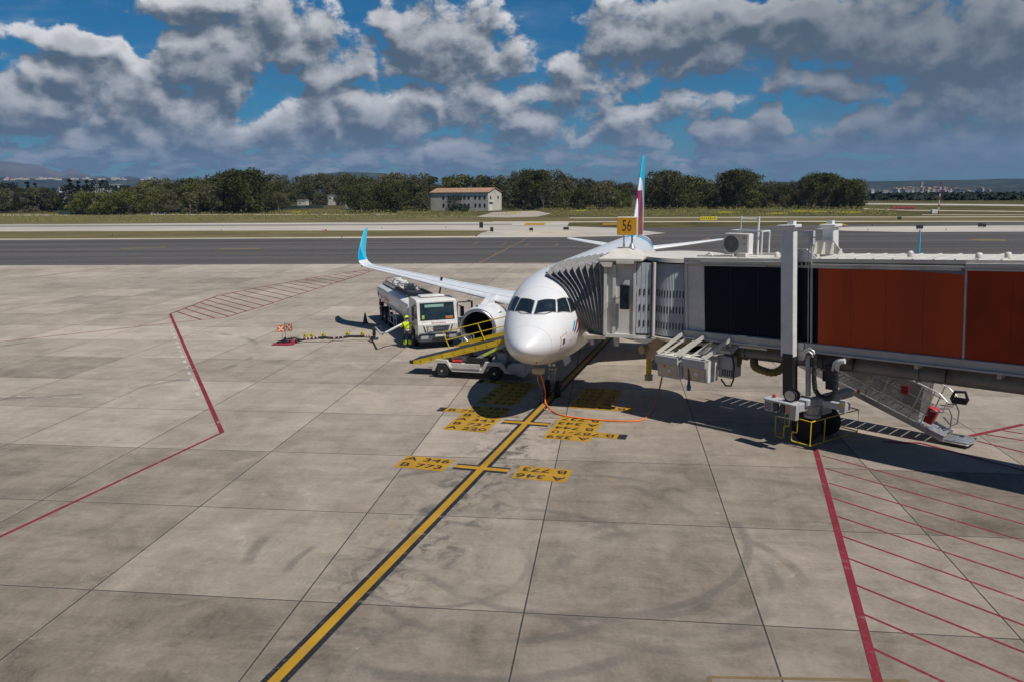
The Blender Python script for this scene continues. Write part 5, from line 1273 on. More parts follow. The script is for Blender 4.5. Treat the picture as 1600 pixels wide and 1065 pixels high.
# ================================================================== BELT LOADER
def loader():
    o = Vector((-2.25, 40.95, 0)); root = thing('belt_loader', 'white baggage belt loader with sloping yellow conveyor and handrail beside the nose', 'belt loader', o, math.atan2(-.286, .958))
    # chassis
    mb = MB(); side = [(-1.62, .36), (-1.42, .92), (-.80, .92), (-.62, .52), (1.02, .52), (1.22, .92), (2.1, .92), (2.35, .55), (3.15, .55), (3.2, .40), (2.25, .40), (2.0, .74), (1.36, .74), (1.12, .36), (-.55, .36), (-.86, .76), (-1.30, .76), (-1.48, .36)]
    for y in (-.98, .82): mb.prism([(x, y, z) for x, z in side], (0, .16, 0))
    mb.box((.3, -.02, .62), (3.4, 1.6, .22)); mb.box((2.8, -.02, .62), (.9, 1.7, .3)); mb.box((.2, -.985, .66), (1.5, .06, .26), bev=.01)
    ch = mb.build('chassis', CREAM, root)
    mb = MB(); mb.prism([(3.15, -.98, .95), (3.15, .9, .95), (3.15, .9, .25), (3.15, -.98, .25)], (.08, 0, 0)); mb.prism([(2.6, -.97, .92), (3.15, -.97, .92), (3.15, -.97, .3), (2.9, -.97, .3)], (0, .06, 0)); mb.build('end_plate', CREAM, root)
    for x in (-1.09, 1.70):
        for sg in (-1, 1): wheel_pair(root, x, sg*.86, .36, .26, STEEL, sg)
    mb = MB(); mb.box((-.25, -.15, .98), (1.0, .8, .36), bev=.08); mb.build('engine_cover', GREYP, root, smooth=40)
    mb = MB(); mb.box((.75, -.5, .90), (1.1, .7, .34)); mb.build('side_bin', BLACK, root)
    MB().box((-.35, -.7, .84), (.5, .3, .12), bev=.03).build('red_box', REDP, root)
    mb = MB(); mb.box((1.9, .0, 1.05), (.5, .9, .6), bev=.05); mb.box((2.4, .3, 1.2), (.5, .7, .9), bev=.04); mb.build('rear_housing', GREYP, root, smooth=40)
    # conveyor: slope 0.27
    x0, x1, z0, z1 = -2.86, 3.6, .70, 2.47
    sl_ = Vector((x1-x0, 0, z1-z0)).normalized(); un = Vector((-sl_.z, 0, sl_.x)); L = math.hypot(x1-x0, z1-z0)
    def q(l, y, h): return Vector((x0, 0, z0))+sl_*l+un*h+Vector((0, y, 0))
    mb = MB()
    for y in (-.62, .62): mb.bar(q(.05, y, -.10), q(L, y, -.10), .07, .20)
    mb.bar(q(.3, -.66, -.24), q(L, -.66, -.24), .05, .05); mb.prism([q(1.9, .66, .04), q(L, .66, .04), q(L, .66, .22), q(2.4, .66, .22)], (0, .05, 0)); bf = mb.build('conveyor_frame', YELLOW, root)
    mb = MB(); mb.bar(q(0, 0, .005), q(L, 0, .005), 1.16, .03); mb.build('belt', BLACK, bf)
    mb = MB(); mb.tube([q(0, -.6, -.03), q(0, .6, -.03)], .07, 10); mb.box(q(-.04, -.6, -.04), (.22, .12, .16)); mb.build('end_roller', BLACK, bf)
    mb = MB()
    for l in np.arange(.5, L-.3, .62): mb.box(q(l, -.665, -.10), (.03, .012, .18), Matrix.Rotation(-math.atan2(sl_.z, sl_.x), 3, 'Y'))
    mb.build('frame_stiffeners_row', mat('dull_yellow', (.45, .30, .02), .6), bf)
    # handrail on the far side
    mb = MB(); Y = .66; t0, t1 = 1.55, L
    for h in (.50, .95): mb.tube([q(t0, Y, h), q(t1, Y, h)], .026, 6)
    for l in (1.55, 3.55, 5.3): mb.tube([q(l+.12, Y, .0), q(l, Y, .95)], .028, 6)
    mb.build('handrail', YELLOW, root, smooth=50)
    # lifting arms and braces
    for a_, b_, w_, h_ in (((.35, -.70, .82), (2.3, -.70, 1.85), .08, .16), ((.35, .6, .82), (2.3, .6, 1.85), .08, .16), ((-1.45, -.5, .85), (-1.75, -.5, .98), .08, .1), ((-1.45, .4, .85), (-1.75, .4, .98), .08, .1), ((1.0, 0, .7), (2.0, 0, 1.6), .1, .1)): MB().bar(a_, b_, w_, h_).build('lifting_arm', GREYP, root)
    MB().bar(vl((.35, -.70, .82), (2.3, -.70, 1.85), .35)+Vector((0, -.045, 0)), vl((.35, -.70, .82), (2.3, -.70, 1.85), .8)+Vector((0, -.045, 0)), .01, .10).build('yellow_stripe', HIVIS, root)
    # operator's cradle with a blue jacket hung on it
    mb = MB()
    for y in (.85, 1.25):
        mb.tube([(-.75, y, .9), (-.75, y, 1.75), (-.68, y, 1.82), (-.2, y, 1.86), (-.12, y, 1.8), (-.12, y, .95)], .028, 6)
    mb.tube([(-.75, .85, 1.5), (-.12, .85, 1.55)], .022, 5); mb.build('operator_frame', ALU, root, smooth=50)
    mb = MB(); mb.box((-.70, .80, 1.42), (.16, .12, .52), bev=.04); mb.box((-.70, .80, 1.22), (.18, .14, .08), bev=.02); mb.build('jacket', mat('blue_cloth', (.01, .11, .26), .8, var=.2), root, smooth=50)
    MB().box((-.5, 1.0, .96), (.8, .5, .12), bev=.03).build('operator_seat', DARK, root, smooth=40)
loader()

# ================================================================== PERSON
def skin(name, joints, edges, m_, parent, sub=2):
    """joints: (position, radius); grows one continuous surface"""
    me = bpy.data.meshes.new(name); me.from_pydata([j[0] for j in joints], edges, [])
    o = bpy.data.objects.new(name, me); COL.objects.link(o)
    md = o.modifiers.new('skin', 'SKIN'); md.use_smooth_shade = True
    o.modifiers.new('sub', 'SUBSURF').levels = sub; o.modifiers['sub'].render_levels = sub
    for v, j in zip(me.skin_vertices[0].data, joints):
        r_ = j[1] if isinstance(j[1], tuple) else (j[1], j[1]); v.radius = r_
    me.skin_vertices[0].data[0].use_root = True
    dg = bpy.context.evaluated_depsgraph_get(); me2 = bpy.data.meshes.new_from_object(o.evaluated_get(dg))
    me2.materials.clear(); 
    for k in (m_ if isinstance(m_, list) else [m_]): me2.materials.append(k)
    me2.polygons.foreach_set('use_smooth', [True]*len(me2.polygons))
    bpy.data.objects.remove(o); bpy.data.meshes.remove(me)
    n = bpy.data.objects.new(name, me2); COL.objects.link(n); n.parent = parent
    return n
def person():
    c = gp(637, 542.5); root = thing('person', 'worker in hi-vis yellow jacket and navy trousers standing with back turned by the truck', 'person', c, R(180-8))
    # local frame: x right of the person, y forward (away from camera after the turn), z up
    root.rotation_euler = (0, 0, R(6))
    J = [((0, 0, .98), (.155, .115)), ((0, .0, 1.16), (.15, .11)), ((0, .03, 1.38), (.185, .12)), ((0, .05, 1.50), (.09, .075)), ((0, .07, 1.58), .055), ((0, .09, 1.66), .085), ((0, .10, 1.76), .098), ((0, .10, 1.84), .06),
         ((-.20, .04, 1.45), .072), ((-.34, .10, 1.24), .056), ((-.40, .30, 1.20), .042), ((-.42, .40, 1.22), .032),
         ((.20, .04, 1.45), .072), ((.36, .14, 1.34), .056), ((.36, .40, 1.34), .042), ((.34, .50, 1.36), .032),
         ((-.11, .0, .90), .105), ((-.15, .01, .50), .075), ((-.17, -.04, .10), .05), ((-.18, .08, .045), .042),
         ((.11, .0, .90), .105), ((.14, .04, .50), .075), ((.16, .03, .10), .05), ((.18, .15, .045), .042)]
    E_ = [(0, 1), (1, 2), (2, 3), (3, 4), (4, 5), (5, 6), (6, 7), (2, 8), (8, 9), (9, 10), (10, 11), (2, 12), (12, 13), (13, 14), (14, 15), (0, 16), (16, 17), (17, 18), (18, 19), (0, 20), (20, 21), (21, 22), (22, 23)]
    b = skin('body', J, E_, SKIN, root)
    # hands: palm with four fingers and a thumb, curled
    for sx, px_, pz in ((-1, -.425, 1.225), (1, .337, 1.365)):
        y0 = .42 if sx < 0 else .52
        hj = [((px_, y0, pz), (.030, .018)), ((px_, y0+.05, pz), (.038, .016))]; he = [(0, 1)]
        for k, (dx, ln) in enumerate(((-.03, .055), (-.01, .065), (.01, .062), (.03, .05))):
            i = len(hj); hj += [((px_+dx, y0+.085, pz), .0095), ((px_+dx, y0+.085+ln*.45, pz-.018), .0088), ((px_+dx, y0+.085+ln*.6, pz-.045), .0075)]; he += [(1, i), (i, i+1), (i+1, i+2)]
        i = len(hj); hj += [((px_-sx*.045, y0+.045, pz-.01), .011), ((px_-sx*.055, y0+.085, pz-.03), .009)]; he += [(0, i), (i, i+1)]
        skin('hand', hj, he, mat('work_glove', (.05, .055, .06), .8), root, 1)
    # clothing
    skin('jacket', [((0, .0, 1.06), (.185, .14)), ((0, .01, 1.2), (.18, .135)), ((0, .03, 1.38), (.212, .145)), ((0, .045, 1.49), (.12, .10)), ((-.20, .04, 1.46), .088), ((-.345, .10, 1.24), .070), ((-.40, .29, 1.205), .055), ((.20, .04, 1.46), .088), ((.365, .14, 1.345), .070), ((.362, .38, 1.345), .055)],
         [(0, 1), (1, 2), (2, 3), (2, 4), (4, 5), (5, 6), (2, 7), (7, 8), (8, 9)], HIVIS, root)
    skin('trousers', [((0, 0, 1.02), (.175, .135)), ((0, 0, .93), (.165, .13)), ((-.11, .0, .86), .118), ((-.15, .01, .50), .090), ((-.17, -.04, .14), .078), ((.11, 0, .86), .118), ((.14, .04, .50), .090), ((.16, .03, .14), .078)], [(0, 1), (1, 2), (2, 3), (3, 4), (1, 5), (5, 6), (6, 7)], NAVYF, root)
    MB().lathe([(-.03, .2), (.0, .205), (.03, .2)], (0, 0, 0), (0, 0, 1), 24)
    for z0, rx, ry, cy, nm in ((1.06, .198, .155, 0, 'reflective_band'), (1.00, .188, .150, 0, 'navy_hem')):
        mb = MB(); rings = [[Vector((rx*k*math.cos(R(15*i)), cy+ry*k*math.sin(R(15*i)), z0+dz)) for i in range(24)] for dz, k in ((-.035, .97), (-.03, 1), (.03, 1), (.035, .97))]
        mb.loft(rings, False); mb.build(nm, REFL if nm == 'reflective_band' else NAVYF, root, smooth=60)
    for (x, y) in ((-.162, -.018), (.151, .034)):
        mb = MB(); mb.lathe([(-.13, .08), (-.12, .098), (0, .102), (.12, .098), (.13, .085)], (x, y, .32), (0, 0, 1), 16); mb.build('knee_band', HIVIS, root, smooth=60)
    for (x, y) in ((-.175, -.02), (.165, .05)):
        mb = MB(); mb.box((x, y+.04, .05), (.11, .30, .10), bev=.04); mb.box((x, y-.05, .12), (.11, .12, .12), bev=.03); mb.build('boot', BLACK, root, smooth=50)
    # head details: hair, ears, face, yellow bump cap tipped to the left
    mb = MB(); mb.lathe([(0, .105), (.05, .106), (.09, .09), (.125, .05), (.135, .0)], (0, .09, 1.74), (0, -.15, 1), 18, True); mb.build('hair', HAIR, root, smooth=60)
    mb = MB(); mb.lathe([(0, .128), (.04, .13), (.09, .115), (.13, .075), (.15, .0)], (-.01, .115, 1.775), (-.2, .12, 1), 20, True); mb.box((-.01, .24, 1.785), (.19, .12, .015), Matrix.Rotation(-.15, 3, 'X')); mb.build('hard_hat', HIVIS, root, smooth=50)
    for sg in (-1, 1):
        MB().lathe([(0, .03), (.012, .03), (.015, .015)], (sg*.095, .10, 1.73), (sg, 0, 0), 10, True).build('ear', SKIN, root, smooth=60)
        MB().lathe([(0, .012), (.006, .008)], (sg*.035, .188, 1.755), (0, 1, 0), 10, True).build('eye', BLACK, root)
    MB().prism([(-.015, .185, 1.715), (.015, .185, 1.715), (0, .185, 1.765)], (0, .028, -.008)).build('nose', SKIN, root)
    MB().box((0, .185, 1.685), (.05, .008, .010)).build('mouth', mat('lips', (.3, .1, .09), .5), root)
person()

# ================================================================== HYDRANT, HOSE, BOOM, CONE
def hydrant():
    c = gp(447, 537); root = thing('hydrant_marker', 'hydrant pit with twin orange flags bearing white crosses on a thin pole', 'marker', c, 0)
    mb = MB(); mb.tube([(0, 0, 0), (0, 0, 1.36)], .03, 8); mb.tube([(-.18, 0, 1.28), (.22, 0, 1.30)], .012, 5); mb.build('pole', STEEL, root, smooth=50)
    for x, rot, z in ((-.26, .45, .96), (.26, -.35, 1.04)):
        rm = Matrix.Rotation(rot, 3, 'Z'); mb = MB(); mb.box((x, -.03, z), (.44, .02, .44), rm); f = mb.build('flag', FLAGOR, root)
        mb = MB(); cc_ = Vector((x, -.03, z)); n = rm @ Vector((0, -.018, 0))
        for s in (-1, 1): mb.bar(cc_+n+rm @ Vector((-.16, 0, -.16*s)), cc_+n+rm @ Vector((.16, 0, .16*s)), .06, .012, up=rm @ Vector((0, 1, 0)))
        mb.build('white_cross', WHITE, f)
    mb = MB(); mb.box((0, .1, .15), (.5, .3, .3), bev=.08); mb.tube([(-.55, -.1, .12), (.1, .05, .3), (.5, .15, .35), (.9, .2, .2)], .06, 8); mb.lathe([(0, .2), (.12, .2), (.14, .1), (.4, .08)], (-.05, 0, 0), (0, 0, 1), 14, True); mb.build('coupler', BLACK, root, smooth=50)
    mb = MB(); mb.tube([(-.3, .1, .1), (-.2, .1, .62)], .025, 6); mb.tube([(.15, .1, .1), (.6, .3, .42), (1.0, .3, .25)], .03, 6); mb.lathe([(-.04, .1), (.04, .1)], (.35, .12, .34), (0, 1, .3), 12, True); mb.build('valve_handle', STEEL, root, smooth=50)
    tag(MB().prism([tuple(gp(*q))[:2]+(.02,) for q in ((424, 539.5), (437, 534.5), (462, 531.6), (468, 532), (458, 539), (448, 539.6))], (0, 0, .05)).build('red_mat', mat('red_mat_rubber', (.30, .02, .035), .7, var=.2), None), 'red mat under the hydrant flags', 'mat')
    pts = [gp(462, 533, .14), gp(478, 529.5, .2), gp(500, 527.5, .28), gp(505, 527, .28), gp(515, 528, .26), gp(522, 528, .2), gp(532, 527.5, .22), gp(545, 525.5, .28), gp(556, 525.5, .26), gp(567, 525.5, .28), gp(577, 526, .25), gp(584, 527, .35)]
    h0 = gp(500, 530); hs = thing('fuel_hose', 'black fuelling hose on yellow rollers running from hydrant flags to the truck', 'hose', h0, 0)
    L_ = [p-h0 for p in pts]; mb = MB(); mb.tube(catm(L_), .075, 10); mb.build('hose', RUBBER, hs, smooth=60)
    for pxs, yy in ((477.5, 530.5), (487.5, 530.5), (506, 529.5), (543.5, 527.5), (566.5, 527)):
        c_ = gp(pxs, yy)-h0; mb = MB(); ax = Vector((1, .05, 0))
        mb.lathe([(-.12, .09), (-.10, .15), (-.03, .15), (0, .10), (.03, .15), (.10, .15), (.12, .09)], c_+Vector((0, 0, .24)), ax, 16, True)
        for k in range(3): a_ = R(60*k+20); mb.bar(c_+Vector((0, .24*math.cos(a_), .24+.24*math.sin(a_))), c_+Vector((0, -.24*math.cos(a_), .24-.24*math.sin(a_))), .05, .05)
        mb.build('hose_roller', mat('roller_yellow', (.42, .36, .03), .5, var=.15), hs, smooth=40)
    for a_, b_ in ((1.1, 1.8), (4.7, 6.3), (9.3, 10.4)):
        mb = MB(); cm_ = catm(L_); n_ = 8
        for k in range(4):
            u = lerp(a_, b_, k/3); i = min(int(u*n_), len(cm_)-2); mb.tube([cm_[i], cm_[i].lerp(cm_[i+1], .75)], .105, 10)
        mb.build('hose_collar', mat('collar_pale_red', (.62, .42, .38), .6, var=.3, scale=6), hs, smooth=40)
    c_ = gp(585, 530.5)-h0; mb = MB(); mb.tube([c_+Vector((0, 0, .05)), c_+Vector((0, 0, .75))], .09, 8); mb.box(c_+Vector((0, 0, .06)), (.5, .4, .12), bev=.03); mb.tube([c_+Vector((-.1, 0, .62)), c_+Vector((.15, -.1, .8)), c_+Vector((.5, -.2, .86))], .05, 8); mb.lathe([(-.1, .12), (.1, .12)], c_+Vector((0, 0, .4)), (1, 0, 0), 12, True); mb.build('hose_cart', DARK, hs, smooth=40)
    b0 = gp(585, 530.5)+Vector((.1, 0, .78)); tr = [b0, gp(597, 523, .95), gp(612, 515, 1.1), gp(634, 503.5, 1.45)]
    tag(MB().tube(tr, [.05, .075, .08, .08], 10).build('fuelling_boom', mat('boom_grey', (.45, .47, .5), .4, .3), None, smooth=50), 'pale grey pipe boom reaching from the hose end to the truck side', 'boom')
    c_ = gp(571, 505); co = thing('traffic_cone', 'dark teal traffic cone standing in shadow behind the fuel truck hose', 'cone', c_, .3)
    MB().box((0, 0, .03), (.42, .42, .06), bev=.02).build('base', mat('cone_dark', (.01, .035, .045), .6), co)
    MB().lathe([(.06, .17), (.72, .045), (.76, .03), (.76, 0)], (0, 0, 0), (0, 0, 1), 18).build('cone_body', mat('cone_teal', (.012, .07, .09), .5, var=.2), co, smooth=50)
    MB().lathe([(.36, .122), (.50, .096)], (0, 0, 0), (0, 0, 1), 18).build('reflective_collar', mat('cone_collar', (.12, .18, .2), .4), co, smooth=60)
hydrant()

# ================================================================== BACKGROUND
rng = random.Random(11)
def leafmat(name, c1, c2, c3):
    m = bpy.data.materials.new(name); m.use_nodes = True
    t = NT(m.node_tree); bs = t.n['Principled BSDF']
    P = t.add('ShaderNodeTexCoord').outputs['Object']; oi = t.add('ShaderNodeObjectInfo')
    n = t.noise(P, .55, 3, .6); n2 = t.noise(P, 2.2, 3, .7)
    c = t.mix(t.ss(n, .35, .65), c1, c2); c = t.mix(t.ss(n2, .55, .75, 0, .5), c, c3)
    f = t.math('MULTIPLY_ADD', oi.outputs['Random'], .6, .7); v = t.comb(f, f, f)
    c = t.mix(1.0, c, v, 'MULTIPLY')
    t.put(bs.inputs['Base Color'], c); bs.inputs['Roughness'].default_value = .85; bs.inputs['Specular IOR Level'].default_value = .12
    return m
LEAFS = {'grey': leafmat('leaf_grey_green', (.078, .076, .038), (.125, .116, .058), (.17, .15, .085)),
         'dark': leafmat('leaf_dark_green', (.046, .054, .016), (.086, .092, .027), (.12, .115, .042)),
         'olive': leafmat('leaf_olive', (.072, .080, .019), (.128, .130, .034), (.16, .148, .05)),
         'shrub': leafmat('leaf_shrub', (.024, .040, .017), (.045, .066, .026), (.06, .08, .03)),
         'cypress': leafmat('leaf_cypress', (.012, .020, .014), (.025, .035, .022), (.03, .04, .025))}
BARK = mat('pine_bark', (.24, .20, .165), .9, var=.3, scale=4)
def crown_mesh(kind, h, r, seed, nclump, per, shape):
    rg = random.Random(seed); vs = []; fs = []
    def quad(c, s):
        a = rg.uniform(0, 6.283); z = rg.uniform(-1, 1); q = math.sqrt(1-z*z); n = Vector((q*math.cos(a), q*math.sin(a), z)); n.z = abs(n.z)*.7+n.z*.3; n.normalize()
        u = n.orthogonal().normalized(); v = n.cross(u); b = rg.uniform(0, 6.283); u, v = u*math.cos(b)+v*math.sin(b), v*math.cos(b)-u*math.sin(b)
        i = len(vs); vs.extend([c+u*s, c+v*s*.6, c-u*s, c-v*s*.6]); fs.append([i, i+1, i+2, i+3])
    lean = Vector((rg.uniform(-.6, .6), rg.uniform(-.4, .4), 0))
    clumps = []
    for k in range(nclump):
        a = rg.uniform(0, 6.283); e = rg.random()
        if shape == 'umbrella': zc = h*(.52+.44*e**.8); rad_ = r*math.sqrt(max(.04, 1-((zc/h-.60)/.42)**2))
        elif shape == 'round': zc = h*(.16+.82*e); rad_ = r*math.sqrt(max(.03, 1-((zc/h-.50)/.52)**2))
        elif shape == 'column': zc = h*(.06+.92*e); rad_ = r*(1.05-e)**.6
        else: zc = h*(.08+.86*e); rad_ = r*math.sqrt(max(.03, 1-((zc/h-.36)/.66)**2))
        rr = rad_*math.sqrt(rg.uniform(.12, 1)); clumps.append((Vector((rr*math.cos(a), rr*math.sin(a), zc))+lean*(zc/h), rg.uniform(.7, 1.3)*r*.29))
    for c, cr in clumps:
        for i in range(per):
            d = Vector((rg.gauss(0, 1), rg.gauss(0, 1), rg.gauss(0, .75))); d.normalize(); quad(c+d*cr*rg.uniform(.6, 1.0), rg.uniform(.14, .34)*(1.15 if shape != 'shrub' else .8))
    mb = MB(); mb.add(vs, fs); return mb, clumps
def tree_proto(kind, h, r, seed, nclump=58, per=74, shape='round', name='pine_tree', cat='tree'):
    root = empty(name, (0, 0, -2000)); mb, cl = crown_mesh(kind, h, r, seed, nclump, per, shape)
    mb.build('crown', LEAFS[kind], root, recalc=False)
    if shape != 'shrub':
        rg = random.Random(seed); t = MB(); ln = rg.uniform(-.5, .5); zt = h*(.62 if shape != 'column' else .9)
        t.tube([(0, 0, -.1), (ln*.3, .1, h*.2), (ln, .0, h*.42), (ln*1.2, -.1, zt)], [.30, .24, .17, .06], 7)
        if shape != 'column':
            for c, cr in cl[::4]:
                t.tube([(ln*.7, 0, h*rg.uniform(.15, .42)), vl((ln, 0, h*.4), c, .5)+Vector((0, 0, -.3)), c], [.11, .07, .03], 5)
        t.build('trunk', BARK, root, smooth=60)
    return root, h
PR = [tree_proto('grey', 13, 5.2, 1, 60), tree_proto('dark', 14, 5.6, 2, 64), tree_proto('olive', 12, 5.4, 3, 58), tree_proto('dark', 14.5, 6.2, 4, 58, 84, 'umbrella'), tree_proto('grey', 12, 4.6, 5, 54, 74, 'full'), tree_proto('olive', 10, 4.8, 6, 54, 74, 'full'), tree_proto('dark', 12.5, 5.0, 7, 60, 74, 'full'), tree_proto('grey', 14, 5.8, 8, 54, 84, 'umbrella')]
PKIND = ['grey green', 'dark green', 'olive green', 'dark green flat-topped', 'grey green low-branched', 'olive green bushy', 'dark green bushy', 'grey green flat-topped']
used = set()
def place(proto, pos, height, label, cat, group, k=1.0):
    root, h = proto; o = root if root.name not in used else copy_tree(root)
    if root.name not in used: used.add(root.name)
    s = height/h; o.location = pos; o.scale = (s*k, s*k, s); o.rotation_euler = (0, 0, rng.uniform(0, 6.28))
    return tag(o, label, cat, group)
# skyline of the wood: photo height of the tree tops along the frame
TOP = [(-60, 296), (20, 296), (60, 292), (110, 303), (150, 300), (190, 300), (215, 289), (250, 282), (270, 279), (300, 281), (335, 276), (370, 269), (385, 267), (400, 271), (430, 275), (470, 277), (500, 273), (540, 274), (560, 278), (580, 281), (600, 273), (655, 274), (690, 280), (720, 274), (745, 275), (785, 277), (800, 271), (830, 267), (855, 268), (885, 272), (912, 279), (922, 286), (940, 284), (965, 283), (985, 289), (1005, 292), (1015, 271), (1040, 270), (1068, 270), (1085, 281), (1105, 281), (1120, 284), (1133, 270), (1150, 267), (1170, 272), (1182, 282), (1200, 285), (1225, 287), (1255, 283), (1268, 274), (1283, 272), (1300, 275), (1312, 281), (1335, 282), (1350, 292), (1358, 305)]
BASE = [(-60, 338), (100, 336), (200, 336), (400, 333), (600, 331), (800, 328), (1000, 327), (1200, 326), (1360, 326)]
def itp(T_, x): return float(np.interp(x, [a for a, b in T_], [b for a, b in T_]))
def region(x):
    if x < 200: return 'at the dark left end of the far wood'
    if x < 470: return 'in the far wood left of the small white huts'
    if x < 700: return 'in the far wood between the huts and the long white building'
    if x < 930: return 'in the far wood right of the long white building'
    if x < 1010: return 'beside the gap in the wood left of the tail fin'
    return 'in the right end of the far wood beyond the tail fin'
def tops(pos, px_, ty):
    v = ray(px_, ty); d = math.hypot(pos.x, pos.y)/math.hypot(v.x, v.y); return CAMZ+v.z*d-pos.z
count = {}
def wood(x, row, ytop=None, proto=None, w=None):
    by = itp(BASE, x)-(0, 2.2, 4.2)[row]-(9.5 if 442 < x < 560 and ytop != 291 else 0); p = gp(x, by)
    ty = itp(TOP, x) if ytop is None else ytop
    h = tops(p, x, ty)
    if h < 3: return
    i = proto if proto is not None else rng.choice((0, 1, 2, 4, 5, 6, 0, 1, 6, 7) if x > 330 else (0, 2, 5, 2, 4, 1))
    p.z = -.05
    place(PR[i], p, h, '%s pine %s' % (PKIND[i], region(x)), 'tree', 'pines of the far wood beyond the airfield', rng.uniform(.95, 1.4)*(w or 1.0))
x = -40
while x < 1352:
    if not (105 < x < 200 or 981 < x < 1002): wood(x+rng.uniform(-5, 5), 2)
    x += rng.uniform(20, 27)
x = 205
while x < 1350:
    if not (690 < x < 792 or 979 < x < 1003): wood(x+rng.uniform(-5, 5), 1, itp(TOP, x)+rng.uniform(3, 13))
    x += rng.uniform(22, 30)
x = 215
while x < 1345:
    if not (672 < x < 800 or 978 < x < 1004): wood(x+rng.uniform(-6, 6), 0, itp(TOP, x)+rng.uniform(12, 30))
    x += rng.uniform(24, 34)
for x_, y_, pr in ((1150, 266, 3), (1283, 271, 3), (1040, 269, 7), (1330, 281, 3), (835, 266, 3), (385, 266, 3), (610, 283, 6), (942, 285, 0)): wood(x_, 0, y_, pr, 1.0)
# lone tree in front of the wood, olive pines and round shrubs at the left
SH = [tree_proto('shrub', 5, 3.4, 21, 46, 46, 'shrub', 'shrub'), tree_proto('shrub', 4.2, 3.0, 22, 40, 44, 'shrub', 'shrub')]
def shrub(x, by, ty, label, k=1.0, n=0): p = gp(x, by); p.z = -.1; place(SH[n], p, tops(p, x, ty), label, 'shrub', 'shrubs along the edge of the wood', k)
for x_, ty in ((128, 301), (148, 303), (166, 301), (184, 303), (203, 300)): wood(x_, 0, ty, 5 if x_ % 4 else 2, .95)
for x_, by, ty, k, n in ((24, 329, 311, 1.3, 0), (55, 328, 313, 1.1, 1), (72, 329, 309, 1.5, 0), (96, 329, 312, 1.1, 1), (5, 330, 313, 1.2, 1)): shrub(x_, by, ty, 'round dark shrub at the foot of the trees at far left', k, n)
for x_, by, ty, k, n, lb in ((430, 327, 310, 1.6, 0, 'wide green bush left of the small white huts'), (446, 327, 313, 1.2, 1, 'smaller green bush touching the wide bush left of the huts'), (532, 321, 313, 1.2, 1, 'low bush between the two white huts'), (697, 329, 304, 1.1, 0, 'tall dark bush in front of the long white building'), (712, 330, 308, 1.0, 1, 'dark bush right of the tall bush before the white building'), (726, 331, 321, 1.1, 1, 'low green bush at the right front of the white building'), (615, 333, 326, 1.0, 1, 'small bush under the lone dark tree')): shrub(x_, by, ty, lb, k, n)
p = gp(565, 334); place(PR[1], p, tops(p, 565, 291), 'lone dark tree standing forward of the wood right of the huts', 'tree', None, 1.25)
# cypresses and dark tall trees behind the left end
CY = tree_proto('cypress', 12, 1.5, 31, 40, 40, 'column', 'cypress_tree'); DT = tree_proto('cypress', 12, 4.6, 32, 50, 44, 'full', 'dark_tree')
for x_, ty, w in ((62, 286, 1), (117, 280, 1.3), (126, 283, 1.2), (142, 282, 1), (234, 285, 1), (48, 284, 1.5)): p = gp(x_, 331); place(CY, p, tops(p, x_, ty), 'dark slender cypress at the left end of the wood', 'tree', 'cypresses at the far left', w)
for x_, ty in ((5, 288), (20, 285), (80, 294), (110, 289), (160, 281), (180, 290), (200, 290), (138, 290), (-20, 290)): p = gp(x_, 332); place(DT, p, tops(p, x_, ty), 'dark broad tree behind the shrubs at far left', 'tree', 'dark trees at the far left')
# distant scrub along the right fields: one mass
mb = MB(); rg = random.Random(5)
for k in range(2600):
    x_ = rg.uniform(1345, 1700); y_ = rg.choice((306, 309.5, 312, 307.5)) + rg.uniform(-.7, .7); p = gp(x_, y_+1.0); p.z -= 12*(math.hypot(p.x, p.y) > 560)*0
    s = rg.uniform(1.0, 2.4); n = Vector((rg.uniform(-1, 1), rg.uniform(-1, 1), .6)).normalized(); u = n.orthogonal().normalized()*s; v = n.cross(u); c_ = p+Vector((0, 0, rg.uniform(0, 2.2))); mb.add([c_+u, c_+v*.6, c_-u, c_-v*.6], [[0, 1, 2, 3]])
tag(mb.build('scrub', LEAFS['cypress'], None, recalc=False), 'dark line of scrub across the fields before the distant town', 'scrub', kind='stuff')
# meadow weeds in front of the wood: one mass
mb = MB(); rg = random.Random(9)
for k in range(15000):
    x_ = rg.uniform(-40, 1400); y_ = itp(BASE, x_)-3+rg.random()**1.4*14; p = gp(x_, y_)
    if 745 < x_ < 860 and 329 < y_ < 341: continue
    s = rg.uniform(.12, .36); n = Vector((rg.uniform(-1, 1), rg.uniform(-1, -.2), .5)).normalized(); u = n.orthogonal().normalized()*s*1.3; v = n.cross(u); c_ = p+Vector((0, 0, s*.5)); mb.slot(0 if rg.random() < .55 else (1 if rg.random() < .999 else 2)); mb.add([c_+u, c_+v*.6, c_-u, c_-v*.6], [[0, 1, 2, 3]])
for cx_, cy_ in ((1280, 333), (1250, 332), (1215, 336), (800, 335), (465, 333), (1135, 334), (1330, 334), (905, 331)):
    for k in range(40):
        p = gp(cx_+rg.gauss(0, 9), cy_+rg.gauss(0, .5)); s = rg.uniform(.12, .3); c_ = p+Vector((0, 0, .45)); mb.slot(2); mb.add([c_+Vector((s, 0, 0)), c_+Vector((0, 0, s)), c_-Vector((s, 0, 0)), c_-Vector((0, 0, s))], [[0, 1, 2, 3]])
tag(mb.build('meadow_weeds', [LEAFS['olive'], mat('dry_weed', (.12, .10, .038), .9, var=.3), mat('yellow_flowers', (.50, .42, .03), .8)], None, recalc=False), 'rough weeds and yellow flowers in front of the wood', 'weeds', kind='stuff')

